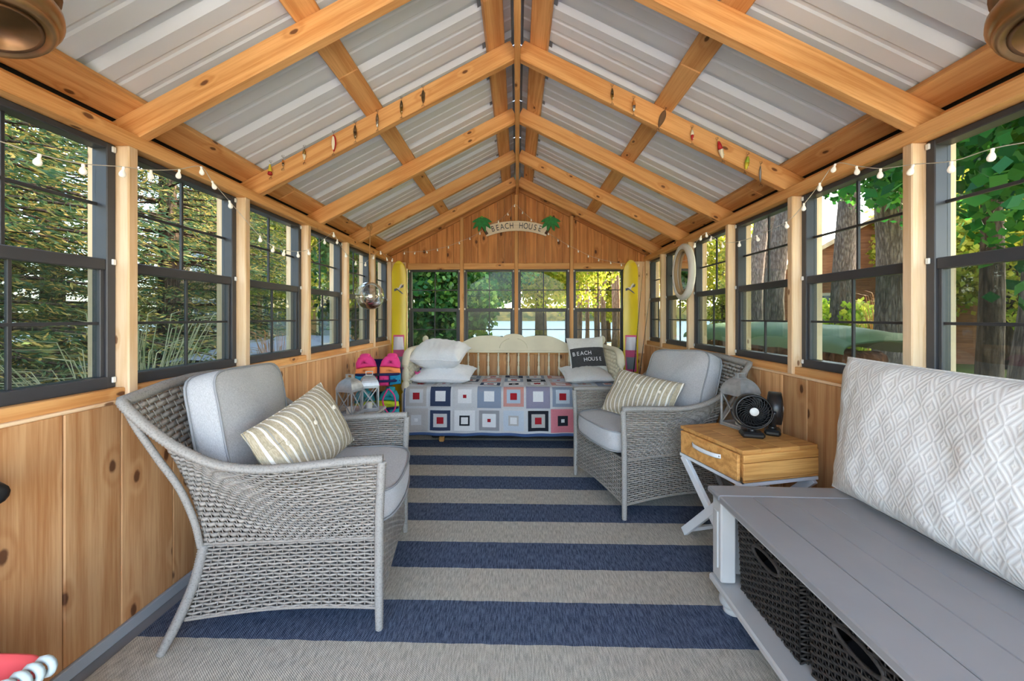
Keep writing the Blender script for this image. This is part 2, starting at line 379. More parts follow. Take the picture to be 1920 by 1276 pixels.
def end_wall():
    wl = struct('wall_back')
    px = [-.665, -.012, .645]; xs = [-1.335]+px+[1.30]
    rnd = random.Random(11)
    # lower planks and gable planks
    x = -H; 
    while x < H-.01:
        w = min(rnd.uniform(.10, .15), H-x)
        if H-x-w < .05: w = H-x
        xc = x+w/2; t = rnd.uniform(-.001, .001)
        board('plank', (xc, D+.045+t, .035), (xc, D+.045+t, .80), w-.0025, .02, M_PLANK, wl, up=(0, -1, 0), ch=.003)
        x += w
    x = -1.52
    while x < 1.52:
        w = min(rnd.uniform(.075, .135), 1.52-x)
        if 1.52-x-w < .05: w = 1.52-x
        # gable plank with a sloping top
        t = rnd.uniform(-.001, .0012); zb = 1.80
        def top(xx): return ZR+.115-SL*abs(xx)
        a, b = x+.0012, x+w-.0012
        ctr = Vector(((a+b)/2, D+.045+t, zb))
        xsx = [a, b] if a*b > 0 else [a, 0, b]
        poly = [(0, p-ctr.x) for p in (a, b)]; tops = [(top(p)-zb, p-ctr.x) for p in xsx[::-1]]
        pl = [(u, v) for u, v in [(0, a-ctr.x), (0, b-ctr.x)]+tops]
        Mx = Matrix(((0, 1, 0, ctr.x), (0, 0, 1, ctr.y), (1, 0, 0, ctr.z), (0, 0, 0, 1)))   # local x up, local y along the wall
        mb = MB().prism(pl[::-1], -.01, .01)
        mb.build('gable_plank', M_GABLE, wl, M=Mx)
        x += w
    MB().box((0, D+.075, .42), (3.0, .03, .80)).build('exterior_siding', M_EXT, wl)
    pg = [(-1.62, 1.80), (1.62, 1.80), (1.62, 1.95), (0, ZR+.10), (-1.62, 1.95)]
    MB().prism(pg, -.01, .01).build('gable_backing', M_EXT, wl, M=T(0, D+.08, 0) @ RX(PI/2))
    for q in px:
        zt = ZR+.05-SL*abs(q)
        if abs(q) < .1: zt = ZR-.02
        board('post', (q, D+.015, .80), (q, D+.015, zt), .040, .04, M_POST if False else M_RAFT, wl, up=(0, -1, 0), ch=.003)
        board('window_post', (q, D+.085, .80), (q, D+.085, 1.80), .045, .10, M_POST, wl, up=(0, -1, 0), ch=.003)
    for q in (-1.46, 1.44):
        board('corner_post', (q, D+.06, .78), (q, D+.06, 1.87), .235, .09, M_POST, wl, up=(0, -1, 0), ch=.004)
    for a, b in zip(xs[:-1], xs[1:]):
        board('header_board', (a+.021, D+.022, 1.818), (b-.021, D+.022, 1.818), .026, .074, M_RAFT, wl, ch=.003)
        board('sill_board', (a+.021, D+.022, .785), (b-.021, D+.022, .785), .03, .035, M_RAFT, wl, ch=.003)
        window((a+b)/2, D+.04, 0, b-a-.042, .803, 1.782)
    # sloping trim boards under the roof
    for sg in (-1, 1):
        board('rake_board', (sg*.02, D+.012, ZR+.055-.01), (sg*1.56, D+.012, ZR+.055-SL*1.56), .03, .05, M_GABLE, wl, up=(sg*SL, 0, 1), ch=.003)
    board('floor_plate', (-H, D+.02, .02), (H, D+.02, .02), .03, .04, M_RAFT, wl)
end_wall()

def rear_wall():
    wl = struct('wall_front')                                          # unseen rear end behind the viewer, left open to let fill daylight in
    for q in (-1.555, 1.555):
        board('post', (q, YB-.05, 0), (q, YB-.05, 1.87), .11, .09, M_POST, wl, up=(0, 1, 0))
rear_wall()

def roof():
    ce = struct('ceiling')
    raf = [-.60, .11, .83, 1.55, 2.275, 3.0, 3.74, 4.45]
    rh = .106; n = math.sqrt(1+SL*SL)
    for sg in (-1, 1):
        for y in raf:
            # rafter: underside from (0,ZR) to the plate, sits on the plate
            up = (sg*SL, 0, 1); x0, x1 = .017, 1.60; off = rh/2*n
            p0 = (sg*x0, y, ZR-SL*x0+off); p1 = (sg*x1, y, ZR-SL*x1+off)
            board('rafter', p0, p1, .046, rh, M_RAFT, ce, up=up, ch=.004)
        zt = ZR+rh*n                                                   # rafter top at the ridge
        for xa, xb in ((.07, .165), (.775, .872), (1.485, 1.60)):
            xm = (xa+xb)/2; th = .036
            nrm = Vector((sg*SL, 0, 1)).normalized(); c = Vector((sg*xm, 0, zt-SL*xm))+nrm*(th/2+.001)
            wdt = (xb-xa)*n
            ys = [YB-.1, 1.9, D+.12] if xa < 1 else [YB-.1, 2.6, D+.12]
            for a, b in zip(ys[:-1], ys[1:]):
                board('purlin', (c.x, a, c.z), (c.x, b-.001, c.z), wdt, th, M_RAFT, ce, up=tuple(nrm), ch=.004)
        # corrugated sheets: ribs run down the slope
        zs = zt+.038*n
        prof = []
        per = .305
        for c0 in (0, per, 2*per):
            prof += [(c0, 0), (c0+.022, .024), (c0+.050, .024), (c0+.072, 0), (c0+.125, 0), (c0+.133, .0045), (c0+.145, .0045), (c0+.153, 0), (c0+.210, 0), (c0+.218, .0045), (c0+.230, .0045), (c0+.238, 0)]
        prof += [(3*per, 0), (3*per+.012, .012)]
        y = 1.915-3*per*4
        while y < D+.15:
            m = MB(); vs = []; fs = []
            for (dy, dz) in prof:
                for xx in (.035, 1.70):
                    vs.append((sg*xx, y+dy, zs-SL*xx+dz*n))
            for i in range(len(prof)-1):
                q = (2*i, 2*i+1, 2*i+3, 2*i+2); fs.append(q if sg < 0 else q[::-1])
            if y+3*per > YB-.2 and y < D+.1:
                m.add(vs, fs).build('roof_sheet', M_ROOF, ce)
            y += 3*per
        # ridge cap underside
        m = MB(); cap = [(0, .085), (.03, .068), (.10, .012), (.14, -.005)]
        yy = YB-.1
        while yy < D+.1:
            y2 = min(yy+.62, D+.12); vs = []; fs = []
            for yv in (yy, y2-.003):
                for xx, dz in ((0, .03), (.025, .022), (.05, .03), (.09, .010), (.20, -.0)):
                    vs.append((sg*xx, yv, zs+.01-SL*xx+dz))
            for i in range(4): fs.append((i, i+1, i+6, i+5))
            MB().add(vs, fs).build('ridge_cap', M_RIDGECAP, ce); yy = y2
    board('ridge_beam', (0, YB-.1, ZR+.035), (0, D-.02, ZR+.035), .034, .13, M_RAFT, ce, ch=.003)
roof()
# ------------------------------------------------------------------ fabrics and wicker
def fabric(name, c1, c2, scale=420, bump=.35, rough=.9):
    N = NT(name); co = N.coord(); sp = N.n('SeparateXYZ', None, Vector=co)
    w = N.math('ADD', N.noise(N.vmath('MULTIPLY', co, (scale, scale*.25, scale)), 1, 2), N.noise(N.vmath('MULTIPLY', co, (scale*.25, scale, scale)), 1, 2))
    big = N.noise(co, 5, 3)
    c = N.mix(N.mr(w, .75, 1.25), c1, c2)
    hsv = N.n('HueSaturation', None, Color=c, Value=N.math('ADD', .94, N.math('MULTIPLY', big, .12)))
    h = N.math('ADD', w, N.math('MULTIPLY', N.noise(co, 11, 3), 2.0))
    N.bsdf(hsv.outputs[0], rough, 0, N.bump(h, bump, .003), .2, {'Sheen Weight': .15}); return N.mat
M_CUSH = fabric('grey_cushion_fabric', C(176, 178, 182), C(198, 199, 202))
M_PIPE = plain('cushion_piping', C(150, 152, 156), .9)
M_WHITEPIL = fabric('white_pillowcase', C(228, 229, 232), C(240, 240, 242), 300, .25)
M_LINEN = fabric('linen_white', C(214, 212, 208), C(230, 228, 224), 260, .4)
M_DARKPRINT = fabric('charcoal_print', C(58, 58, 60), C(80, 80, 82), 300, .3)
M_BUTTON = plain('button_shell', C(236, 228, 212), .3)

def wicker(name, c1, c2, c3):
    N = NT(name); g = N.t.nodes.new('ShaderNodeNewGeometry'); co = N.coord()
    f = N.noise(co, 170, 2)
    c = N.mix(g.outputs['Random Per Island'], c1, c2); c = N.mix(N.mr(f, .45, .75, 0, .6), c, c3)
    N.bsdf(c, .62, 0, None, .35); return N.mat
M_WICK = wicker('grey_resin_wicker', C(174, 167, 159), C(148, 142, 135), C(120, 114, 108))
M_WICKRIM = wicker('grey_wicker_wrap', C(172, 168, 162), C(140, 137, 134), C(112, 110, 108))
M_WICKDARK = wicker('espresso_wicker', C(72, 66, 62), C(54, 49, 46), C(40, 36, 34))
M_WICKBACK = plain('wicker_shade_backing', C(92, 88, 84), .9)  # dark sheet behind the strands; shade in the gaps is its colour
M_WICKDARKBACK = plain('espresso_shade_backing', C(22, 20, 20), .9)  # near-black sheet behind the basket strands, gap shade put into its colour

def weave(m, fn, stakes, rows, amp=.0035, rn=.0022, rv=None, skip=None, per=3, back=None, mi=0, stake_r=.0022, flip=1):
    """interlaced strands over the patch fn(u, v); weft runs along u, warp stakes along v"""
    e = 1e-3
    def frame(u, v):
        p = Vector(fn(u, v)); a = Vector(fn(min(1, u+e), v))-Vector(fn(max(0, u-e), v)); b = Vector(fn(u, min(1, v+e)))-Vector(fn(u, max(0, v-e)))
        n = a.cross(b); n = n.normalized() if n.length > 1e-12 else Vector((0, 0, 1))
        return p, n*flip, b.normalized()
    nseg = stakes*per; fr = {}
    for j in range(rows):
        v = (j+.5)/rows; run = []
        def flush(run):
            if len(run) < 2: return
            vs = []; fs = []
            for (p, n, b, rvv) in run:
                vs += [p+n*rn, p+b*rvv, p-n*rn, p-b*rvv]
            for i in range(len(run)-1):
                for k in range(4):
                    l = (k+1) % 4; fs.append((i*4+k, i*4+l, i*4+4+l, i*4+4+k))
            m.add(vs, fs, mi)
        for i in range(nseg+1):
            u = i/nseg
            if skip and skip(u, v): flush(run); run = []; continue
            p, n, b = frame(u, v); s = math.sin(PI*stakes*u+PI*(j % 2)+PI/2)
            run.append((p+n*(amp*s), n, b, (Vector(fn(u, min(1, v+.5/rows)))-Vector(fn(u, max(0, v-.5/rows)))).length*(.47 if rv else .40)))
        flush(run)
    for i in range(stakes+1):
        u = i/stakes; run = []
        nn = max(6, rows//2)
        for j in range(nn+1):
            v = j/nn
            if skip and skip(u, v):
                if len(run) > 1: m.tube(run, stake_r, 4, mi, caps=False)
                run = []; continue
            p, n, b = frame(u, v); run.append(p)
        if len(run) > 1: m.tube(run, stake_r, 4, mi, caps=False)
    if back is not None:
        nb = max(6, stakes//3)
        def bf(u, v):
            p, n, b = frame(u, v); return p-n*(amp+.005)
        if not skip: m.grid(bf, nb, 6, back)
        else:
            m.grid(bf, stakes, rows, back)
    return m
def wrapped(m, pts, r, pitch=.0085, n=8, mi=0, closed=False, ell=None, density=None):
    """a pole bound with strand: ridged tube"""
    P = [Vector(p) for p in pts]; L = sum((P[i+1]-P[i]).length for i in range(len(P)-1)); cnt = max(8, int(L/(pitch/2)))
    cum = [0]
    for i in range(len(P)-1): cum.append(cum[-1]+(P[i+1]-P[i]).length)
    out = []; rr = []; k = 0
    for i in range(cnt+1):
        s = L*i/cnt
        while k < len(P)-2 and cum[k+1] < s: k += 1
        t = (s-cum[k])/max(1e-9, cum[k+1]-cum[k]); out.append(P[k].lerp(P[k+1], min(1, t)))
        q = (r(i/cnt) if callable(r) else r)*(1.0 if i % 2 else .84); rr.append((q, q*ell) if ell else q)
    return m.tube(out, rr, n, mi)

# ------------------------------------------------------------------ wicker armchair
def make_armchair(label):
    ch = thing('wicker_armchair', label, 'armchair', group='wicker armchairs facing each other')
    # the rim: half curve from front of arm to the centre of the back (local x forward, y sideways)
    half = [(.365, .345, .655), (.22, .352, .652), (.05, .362, .642), (-.08, .376, .645), (-.20, .396, .675), (-.31, .412, .74), (-.40, .418, .815), (-.475, .410, .885), (-.500, .395, .905)]
    topc = [(-.508, .30, .912), (-.520, .15, .925), (-.525, 0, .930)]
    hc = spline(half, 40)+[Vector(p) for p in spline([half[-1]]+topc, 16)][1:]
    rim = hc + [Vector((p.x, -p.y, p.z)) for p in hc[::-1]][1:]
    lowh = [(.345, .335, .352)]+[(.345-.625*i/10, .335-.003*i, .352) for i in range(1, 11)]+[(-.305, .27, .352), (-.318, .15, .352), (-.322, 0, .352)]
    lc = spline(lowh, len(hc)-1)
    low = lc+[Vector((p.x, -p.y, p.z)) for p in lc[::-1]][1:]
    n = len(rim)
    def at(arr, u):
        t = u*(n-1); k = min(int(t), n-2); return arr[k].lerp(arr[k+1], t-k)
    def shell(u, v):
        a = at(low, u); b = at(rim, u); p = a.lerp(b, v)
        # belly of the shell: sides stay upright before flaring outward
        q = v*(1-v); w = min(1, max(0, (.15-p.x)/.3))
        p = p + (a-b)*Vector((1, 1, 0)).dot(Vector((0, 0, 0))) if False else p
        h = Vector((b.x-a.x, b.y-a.y, 0)); p -= h*(q*.55*w); return p
    m = MB(); weave(m, shell, 96, 27, .0040, .0024, rv=.0062, flip=1)
    o = m.build('woven_shell', [M_WICK, M_WICKBACK], ch, True); o['kind'] = 'stuff'
    m = MB(); wrapped(m, rim, .017, .012, 8, ell=1.3)
    m.build('arm_and_back_rim', M_WICKRIM, ch, True)
    # the lower body in four woven panels
    zb = lambda t: .085+.022*math.sin(PI*t)
    cor = [(.345, .335), (-.305, .305), (-.305, -.305), (.345, -.335)]
    bot = [(.352, .345), (-.345, .328), (-.345, -.328), (.352, -.345)]
    names = ['side_panel', 'back_panel', 'side_panel', 'front_panel']; st = [26, 24, 26, 26]
    for k in range(4):
        a, b = cor[k], cor[(k+1) % 4]; c, d = bot[k], bot[(k+1) % 4]
        def pan(u, v, a=a, b=b, c=c, d=d):
            z0 = zb(u); x = (c[0]+(d[0]-c[0])*u)*(1-v)+(a[0]+(b[0]-a[0])*u)*v; y = (c[1]+(d[1]-c[1])*u)*(1-v)+(a[1]+(b[1]-a[1])*u)*v
            return (x, y, z0*(1-v)+.346*v)
        m = MB(); weave(m, pan, st[k], 20, .0036, .0022, back=1, flip=1)
        wrapped(m, [pan(u/10, 0) for u in range(11)], .006, .009, 6)
        wrapped(m, [Vector(pan(u/10, 1))+Vector((0, 0, .003)) for u in range(11)], .006, .009, 6)
        o = m.build(names[k], [M_WICK, M_WICKBACK], ch, True); o['kind'] = 'stuff'
    for sy in (-1, 1):
        m = MB(); wrapped(m, [(.352, sy*.345, .003), (.350, sy*.343, .2), (.352, sy*.343, .45), (.362, sy*.347, .645)], lambda t: .0155+.003*min(1, t*5), .009, 8)
        m.build('front_leg', M_WICKRIM, ch, True)
        m = MB(); wrapped(m, spline([(-.395, sy*.375, .0), (-.355, sy*.345, .10), (-.315, sy*.320, .22), (-.292, sy*.305, .345)], 14), lambda t: .016+.003*min(1, t*5), .009, 8)
        m.build('rear_leg', M_WICKRIM, ch, True)
        m = MB(); wrapped(m, spline([(-.300, sy*.312, .34), (-.312, sy*.33, .45), (-.345, sy*.355, .58), (-.395, sy*.385, .70), (-.455, sy*.40, .82), (-.49, sy*.395, .885)], 26), .0125, .009, 8)
        m.build('back_strut', M_WICKRIM, ch, True)
    # seat deck
    MB().box((.02, 0, .340), (.62, .60, .02), ch=.004).build('seat_deck', M_WICKBACK, ch)
    return ch
armL = make_armchair('grey wicker armchair by the left planked wall, next to the small wicker box table')
armL.location = (-.925, 1.79, .010); armL.rotation_euler = (0, 0, math.radians(8))
armR = copy_tree(armL); armR['label'] = 'grey wicker armchair between the daybed and the wooden X-legged side table'
armR.location = (.875, 2.775, .010); armR.rotation_euler = (0, 0, math.radians(196))

# ------------------------------------------------------------------ cushions and pillows
def wr(p, s, a, seed=0):
    return mnoise.noise(Vector((p[0]*s+seed*7.1, p[1]*s-seed*3.3, p[2]*s+seed)))*a
def box_cushion(name, w, d, t, label, seed, parent=None, round_front=0.0, puff=.02):
    """a boxed cushion: x depth, y width, z thickness, with welt piping round both faces"""
    m = MB(); rc = .05
    def outline(k, n=72):
        # rounded rectangle
        a = 2*PI*k/n; ca, sa = math.cos(a), math.sin(a); e = 7
        r = (abs(ca)**e+abs(sa)**e)**(-1/e); return (ca*r, sa*r)
    def pos(s, k, z):
        x, y = outline(k); bulge = round_front*(1-y*y) if x > 0 else 0
        return Vector((x*s*(d/2+bulge), y*s*w/2, z))
    n = 72; rings = []
    ss = [0.0, .25, .5, .7, .85, .95, 1.0]
    def zt(s): return t/2-.012+puff*(1-s**2.4)
    prof = [(s, zt(s)) for s in ss]+[(1.012, t/2-.03), (1.02, 0), (1.012, -t/2+.03)]+[(s, -zt(s)) for s in ss[::-1]]
    vs = []; fs = []
    for (s, z) in prof:
        for k in range(n):
            p = pos(max(s, .002), k, z); q = wr(p, 7, .006, seed)+wr(p, 18, .0022, seed+3); vs.append((p.x+q*.4, p.y+q*.4, p.z+q*(1 if z > 0 else -1)))
    for i in range(len(prof)-1):
        for k in range(n):
            l = (k+1) % n; fs.append((i*n+k, (i+1)*n+k, (i+1)*n+l, i*n+l))
    m.add(vs, fs)
    o = m.build(name, M_CUSH, parent, True); tag(o, label, 'cushion', 'grey armchair cushions')
    for z in (t/2-.011, -t/2+.011):
        mm = MB(); mm.tube([(pos(1.012, k, z).x, pos(1.012, k, z).y, z+wr(pos(1.0, k, z), 7, .006, seed)*(1 if z > 0 else -1)) for k in range(n)], .0048, 6, closed=True); mm.build('piping', M_PIPE, o, True)
    return o
def pillow(name, w, h, t, mat, label, seed, cat='pillow', pinch=.07, wrinkle=.008, n=34, group=None, power=2.6):
    """a knife-edge pillow: x width, z height, y thickness (front is -y)"""
    m = MB()
    def P(u, v, sd):
        a, b = u*2-1, v*2-1
        # denser toward the edge
        a = math.sin(a*PI/2)*.35+a*.65; b = math.sin(b*PI/2)*.35+b*.65
        th = (max(0, 1-abs(a)**power)*max(0, 1-abs(b)**power))**.55
        x = a*w/2*(1-pinch*(1-b*b)*abs(a)**3); z = b*h/2*(1-pinch*(1-a*a)*abs(b)**3)
        q = Vector((x, 0, z)); edge = min(1, th*3)
        y = -sd*(t/2*th+(wr(q, 6, wrinkle*1.6, seed+sd)+wr(Vector((x*2.5, sd, z)), 16, wrinkle*.7, seed))*edge)
        yo = wr(q, 3.5, wrinkle*1.2, seed+9)
        return (x, y+yo, z)
    m.grid(lambda u, v: P(u, v, 1), n, n); m.grid(lambda u, v: P(1-u, v, -1), n, n)
    # seam
    o = m.build(name, mat, None, True); tag(o, label, cat, group)
    sm = MB(); pts = []
    for k in range(4*20):
        e, t_ = divmod(k, 20); t_ /= 20
        u, v = [(t_, 0), (1, t_), (1-t_, 1), (0, 1-t_)][e]; pts.append(P(u, v, 1))
    sm.tube(pts, .0035, 5, closed=True); sm.build('seam', mat, o, True)
    return o, P
def chair_M(ch): return T(*ch.location) @ RZ(ch.rotation_euler.z)
for ch, nm, sd in ((armL, 'the left wall', 1), (armR, 'the side table with fans', 5)):
    A = chair_M(ch); near = 'in the wicker armchair beside '+nm
    s = box_cushion('seat_cushion', .59, .58, .14, 'grey boxed seat cushion '+near, sd, round_front=.035)
    s.matrix_world = A @ T(.080, 0, .440)
    b = box_cushion('back_cushion', .58, .47, .13, 'grey back cushion propped '+near, sd+2, puff=.03)
    if ch is armL: b.matrix_world = A @ T(-.305, .02, .730) @ RZ(math.radians(2)) @ RY(math.radians(-102)) @ RZ(math.radians(3))
    else: b.matrix_world = A @ T(-.290, -.01, .718) @ RZ(math.radians(2)) @ RY(math.radians(-110)) @ RZ(math.radians(-4))

def striped():
    N = NT('striped_linen'); co = N.coord(); sp = N.n('SeparateXYZ', None, Vector=co)
    x = N.math('ADD', sp.outputs[0], N.math('MULTIPLY', N.noise(co, 8, 2), .012))
    p1 = N.math('FRACT', N.math('DIVIDE', x, .0335)); d = N.math('ABSOLUTE', N.math('SUBTRACT', p1, .5))
    p2 = N.math('FRACT', N.math('DIVIDE', N.math('ADD', x, .006), .0670)); d2 = N.math('ABSOLUTE', N.math('SUBTRACT', p2, .5))
    w = N.noise(N.vmath('MULTIPLY', co, (260, 260, 60)), 1, 2)
    base = N.mix(N.mr(w, .35, .65), C(168, 156, 132), C(192, 180, 156))
    c = N.mix(N.math('LESS_THAN', d, .12), base, C(232, 228, 218)); c = N.mix(N.math('LESS_THAN', d2, .035), c, C(160, 158, 152))
    N.bsdf(c, .9, 0, N.bump(N.math('ADD', w, N.noise(co, 14, 3)), .3, .003), .2); return N.mat
M_STRIPE = striped()
def striped_pillow(Mw, label, sd):
    o, P = pillow('striped_pillow', .50, .33, .17, M_STRIPE, label, sd, 'pillow', .05, .008, group='striped lumbar pillows')
    o.matrix_world = Mw
    for k in range(3):
        u = .22+.28*k; p = P(u, .62, 1)
        MB().lathe([(0, -.004), (.009, -.003), (.0105, 0), (.009, .002), (.004, .001), (0, .0015)], 14).build('button', M_BUTTON, o, True, M=T(p[0], p[1]-.003, p[2]) @ RX(PI/2))
    m = MB(); m.tube([P(.04+.92*i/24, .66, 1) for i in range(25)], .002, 4); m.build('placket_seam', M_STRIPE, o, True)
# pillow local: front is -y; face it toward the chair front
striped_pillow(chair_M(armL) @ T(-.010, -.095, .672) @ RZ(math.radians(70)) @ RX(math.radians(-22)) @ RY(math.radians(-14)), 'beige striped pillow with buttons in the wicker armchair by the left wall', 2)
striped_pillow(chair_M(armR) @ T(.045, .04, .652) @ RZ(math.radians(116)) @ RX(math.radians(-32)) @ RY(math.radians(6)), 'beige striped pillow with buttons in the wicker armchair beside the side table', 6)

# ------------------------------------------------------------------ wicker box table on the left
def box_table():
    t = thing('wicker_box_table', 'small grey wicker box table with a pale wood top holding two lanterns', 'table', (-1.225, 2.71, .010), 0)
    a, b, h = .225, .205, .515
    cor = [(-a, -b), (a, -b), (a, b), (-a, b)]
    for k in range(4):
        p, q = cor[k], cor[(k+1) % 4]
        f = lambda u, v, p=p, q=q: (p[0]+(q[0]-p[0])*u, p[1]+(q[1]-p[1])*u, .01+(h-.01)*v)
        m = MB(); weave(m, f, 14, 30, .0036, .0022, back=1, flip=1); o = m.build('woven_panel', [M_WICK, M_WICKBACK], t, True); o['kind'] = 'stuff'
        m = MB(); wrapped(m, [(p[0], p[1], 0), (p[0], p[1], h)], .012, .009, 8); m.build('corner_pole', M_WICKRIM, t, True)
    for k in range(4):
        y0 = -b-.015+k*(2*b+.03)/4
        MB().box((0, y0+(2*b+.03)/8, h+.0105), (2*a+.04, (2*b+.03)/4-.002, .020), ch=.003).build('top_slat', M_GREYWOOD, t)
box_table()

# ------------------------------------------------------------------ bench with baskets
M_BENCH = plain('bench_grey_paint', C(150, 150, 152), .5, var=.03, vscale=6, bump=.06, bscale=30)
M_BENCHBASE = plain('bench_pale_paint', C(196, 196, 195), .5, var=.03, vscale=6)
def bench():
    t = thing('storage_bench', 'grey painted storage bench with planked top and turned bun feet', 'bench', (1.110, .935, .010), math.radians(-1.5))
    X0, X1, Y0, Y1, Z = -.325, .325, -.80, .755, .485
    # top: breadboard frame and planks
    fr = .105; zt = Z-.0125
    top = MB().box((0, (Y0+Y1)/2, zt-.010), (X1-X0-.02, Y1-Y0-.02, .004)).build('top', M_BENCH, t)
    MB().box((0, Y1-fr/2, zt), (X1-X0, fr, .026), ch=.007).build('end_board', M_BENCH, top)
    MB().box((0, Y0+fr/2, zt), (X1-X0, fr, .026), ch=.007).build('end_board', M_BENCH, top)
    n = 5; wds = (X1-X0)/n
    for k in range(n):
        MB().box((X0+wds*(k+.5), (Y0+Y1)/2, zt), (wds-.0012, Y1-Y0-2*fr-.0015, .0255), ch=.0025 if 0 < k < n-1 else .004).build('top_plank', M_BENCH, top)
    MB().box((0, (Y0+Y1)/2, Z-.035), (X1-X0-.03, Y1-Y0-.03, .02), ch=.006).build('top_moulding', M_BENCHBASE, t)
    # base board, feet, posts, back
    bz = .092
    MB().box((0, (Y0+Y1)/2, bz+.014), (X1-X0-.01, Y1-Y0-.01, .028), ch=.006).build('bottom_board', M_BENCHBASE, t)
    MB().box((0, (Y0+Y1)/2, bz-.008), (X1-X0-.04, Y1-Y0-.04, .018), ch=.005).build('plinth', M_BENCHBASE, t)
    for sx in (X0+.07, X1-.07):
        for yy in (Y0+.07, Y1-.07):
            MB().lathe([(.024, 0), (.034, .004), (.034, .014), (.030, .02), (.046, .034), (.050, .048), (.044, .066), (.034, .072), (.036, .078)], 20, M=T(sx, yy, 0)).build('bun_foot', M_BENCHBASE, t, True)
    for sx in (X0+.045, X1-.045):
        for yy in (Y0+.055, Y1-.055):
            pm = MB().box((sx, yy, .292), (.06, .075, .33), ch=.006)
            p = pm.build('corner_post', M_BENCHBASE, t)
            if sx < 0: MB().box((sx-.032, yy, .292), (.008, .034, .23), ch=.003).build('post_panel', M_BENCHBASE, p)
    MB().box((X1-.02, (Y0+Y1)/2, .292), (.012, Y1-Y0-.06, .33)).build('back_board', M_BENCHBASE, t)
    MB().box((0, Y1-.02, .292), (X1-X0-.12, .012, .33)).build('end_panel', M_BENCHBASE, t)
    return t
bench()
def basket(cy, label, sd):
    t = thing('wicker_basket', label, 'basket', (1.105, cy, .133), math.radians(-1.5), 'dark wicker baskets in the bench')
    a, b, h = .235, .174, .275
    cor = [(-a, b), (-a, -b), (a, -b), (a, b)]
    for k in range(4):
        p, q = cor[k], cor[(k+1) % 4]; L = 2*b if k % 2 == 0 else 2*a
        f = lambda u, v, p=p, q=q: ((p[0]+(q[0]-p[0])*u)*(.96+.04*v), (p[1]+(q[1]-p[1])*u)*(.96+.04*v), h*v)
        sk = (lambda u, v: ((u-.5)/.22)**2+((v-.80)/.085)**2 < 1) if k == 0 else None
        m = MB(); weave(m, f, 15 if k % 2 == 0 else 20, 24, .0036, .0021, skip=sk, back=1 if k else None, flip=1)
        if k == 0:
            pts = [Vector(f(0.5+.225*math.cos(s*PI/12), .80+.09*math.sin(s*PI/12))) for s in range(24)]
            m.tube(pts, .006, 6, closed=True)
        o = m.build('woven_side', [M_WICKDARK, M_WICKDARKBACK], t, True); o['kind'] = 'stuff'
    m = MB()
    for s in range(2):
        wrapped(m, [(c[0]*(1.0), c[1]*(1.0), h+.006+.010*s) for c in cor+[cor[0]]], .008, .014, 6)
    m.build('braided_rim', M_WICKDARK, t, True)
    MB().box((0, 0, .006), (2*a*.94, 2*b*.94, .012)).build('basket_floor', M_WICKDARKBACK, t)
    MB().box((0, 0, .10), (2*a*.8, 2*b*.8, .12), ch=.03).build('folded_contents', plain('basket_cloth_%d' % sd, C(34, 36, 42), .9, var=.2), t)
basket(1.405, 'dark brown wicker basket in the bench, closest to the X-legged side table', 1)
basket(1.030, 'dark brown wicker basket in the bench, second from the X-legged side table', 2)
basket(.655, 'dark brown wicker basket in the bench, third from the X-legged side table', 3)

def chevron():
    N = NT('white_chevron_matelasse'); co = N.coord(); sp = N.n('SeparateXYZ', None, Vector=co)
    x, z = sp.outputs[0], sp.outputs[2]
    # nested diamonds: distance in |x|+|z| inside a repeating cell
    cx = N.math('ABSOLUTE', N.math('SUBTRACT', N.math('FRACT', N.math('DIVIDE', x, .058)), .5)); cz = N.math('ABSOLUTE', N.math('SUBTRACT', N.math('FRACT', N.math('DIVIDE', z, .098)), .5))
    d = N.math('ADD', cx, cz)
    s = N.math('SINE', N.math('MULTIPLY', d, 2*PI*4))
    h = N.math('ADD', s, N.math('MULTIPLY', N.noise(co, 300, 2), .5))
    col = N.mix(N.mr(s, -.6, .6), C(226, 226, 226), C(239, 239, 238))
    N.bsdf(col, .92, 0, N.bump(h, .22, .002), .15); return N.mat
o, _ = pillow('bench_pillow', .92, .545, .20, chevron(), 'large white pillow with raised chevron pattern leaning on the grey bench', 21, pinch=.03, wrinkle=.010, n=56, power=4.5)
o.matrix_world = T(1.352, 1.235, .768) @ RZ(math.radians(-91)) @ RX(math.radians(-7))

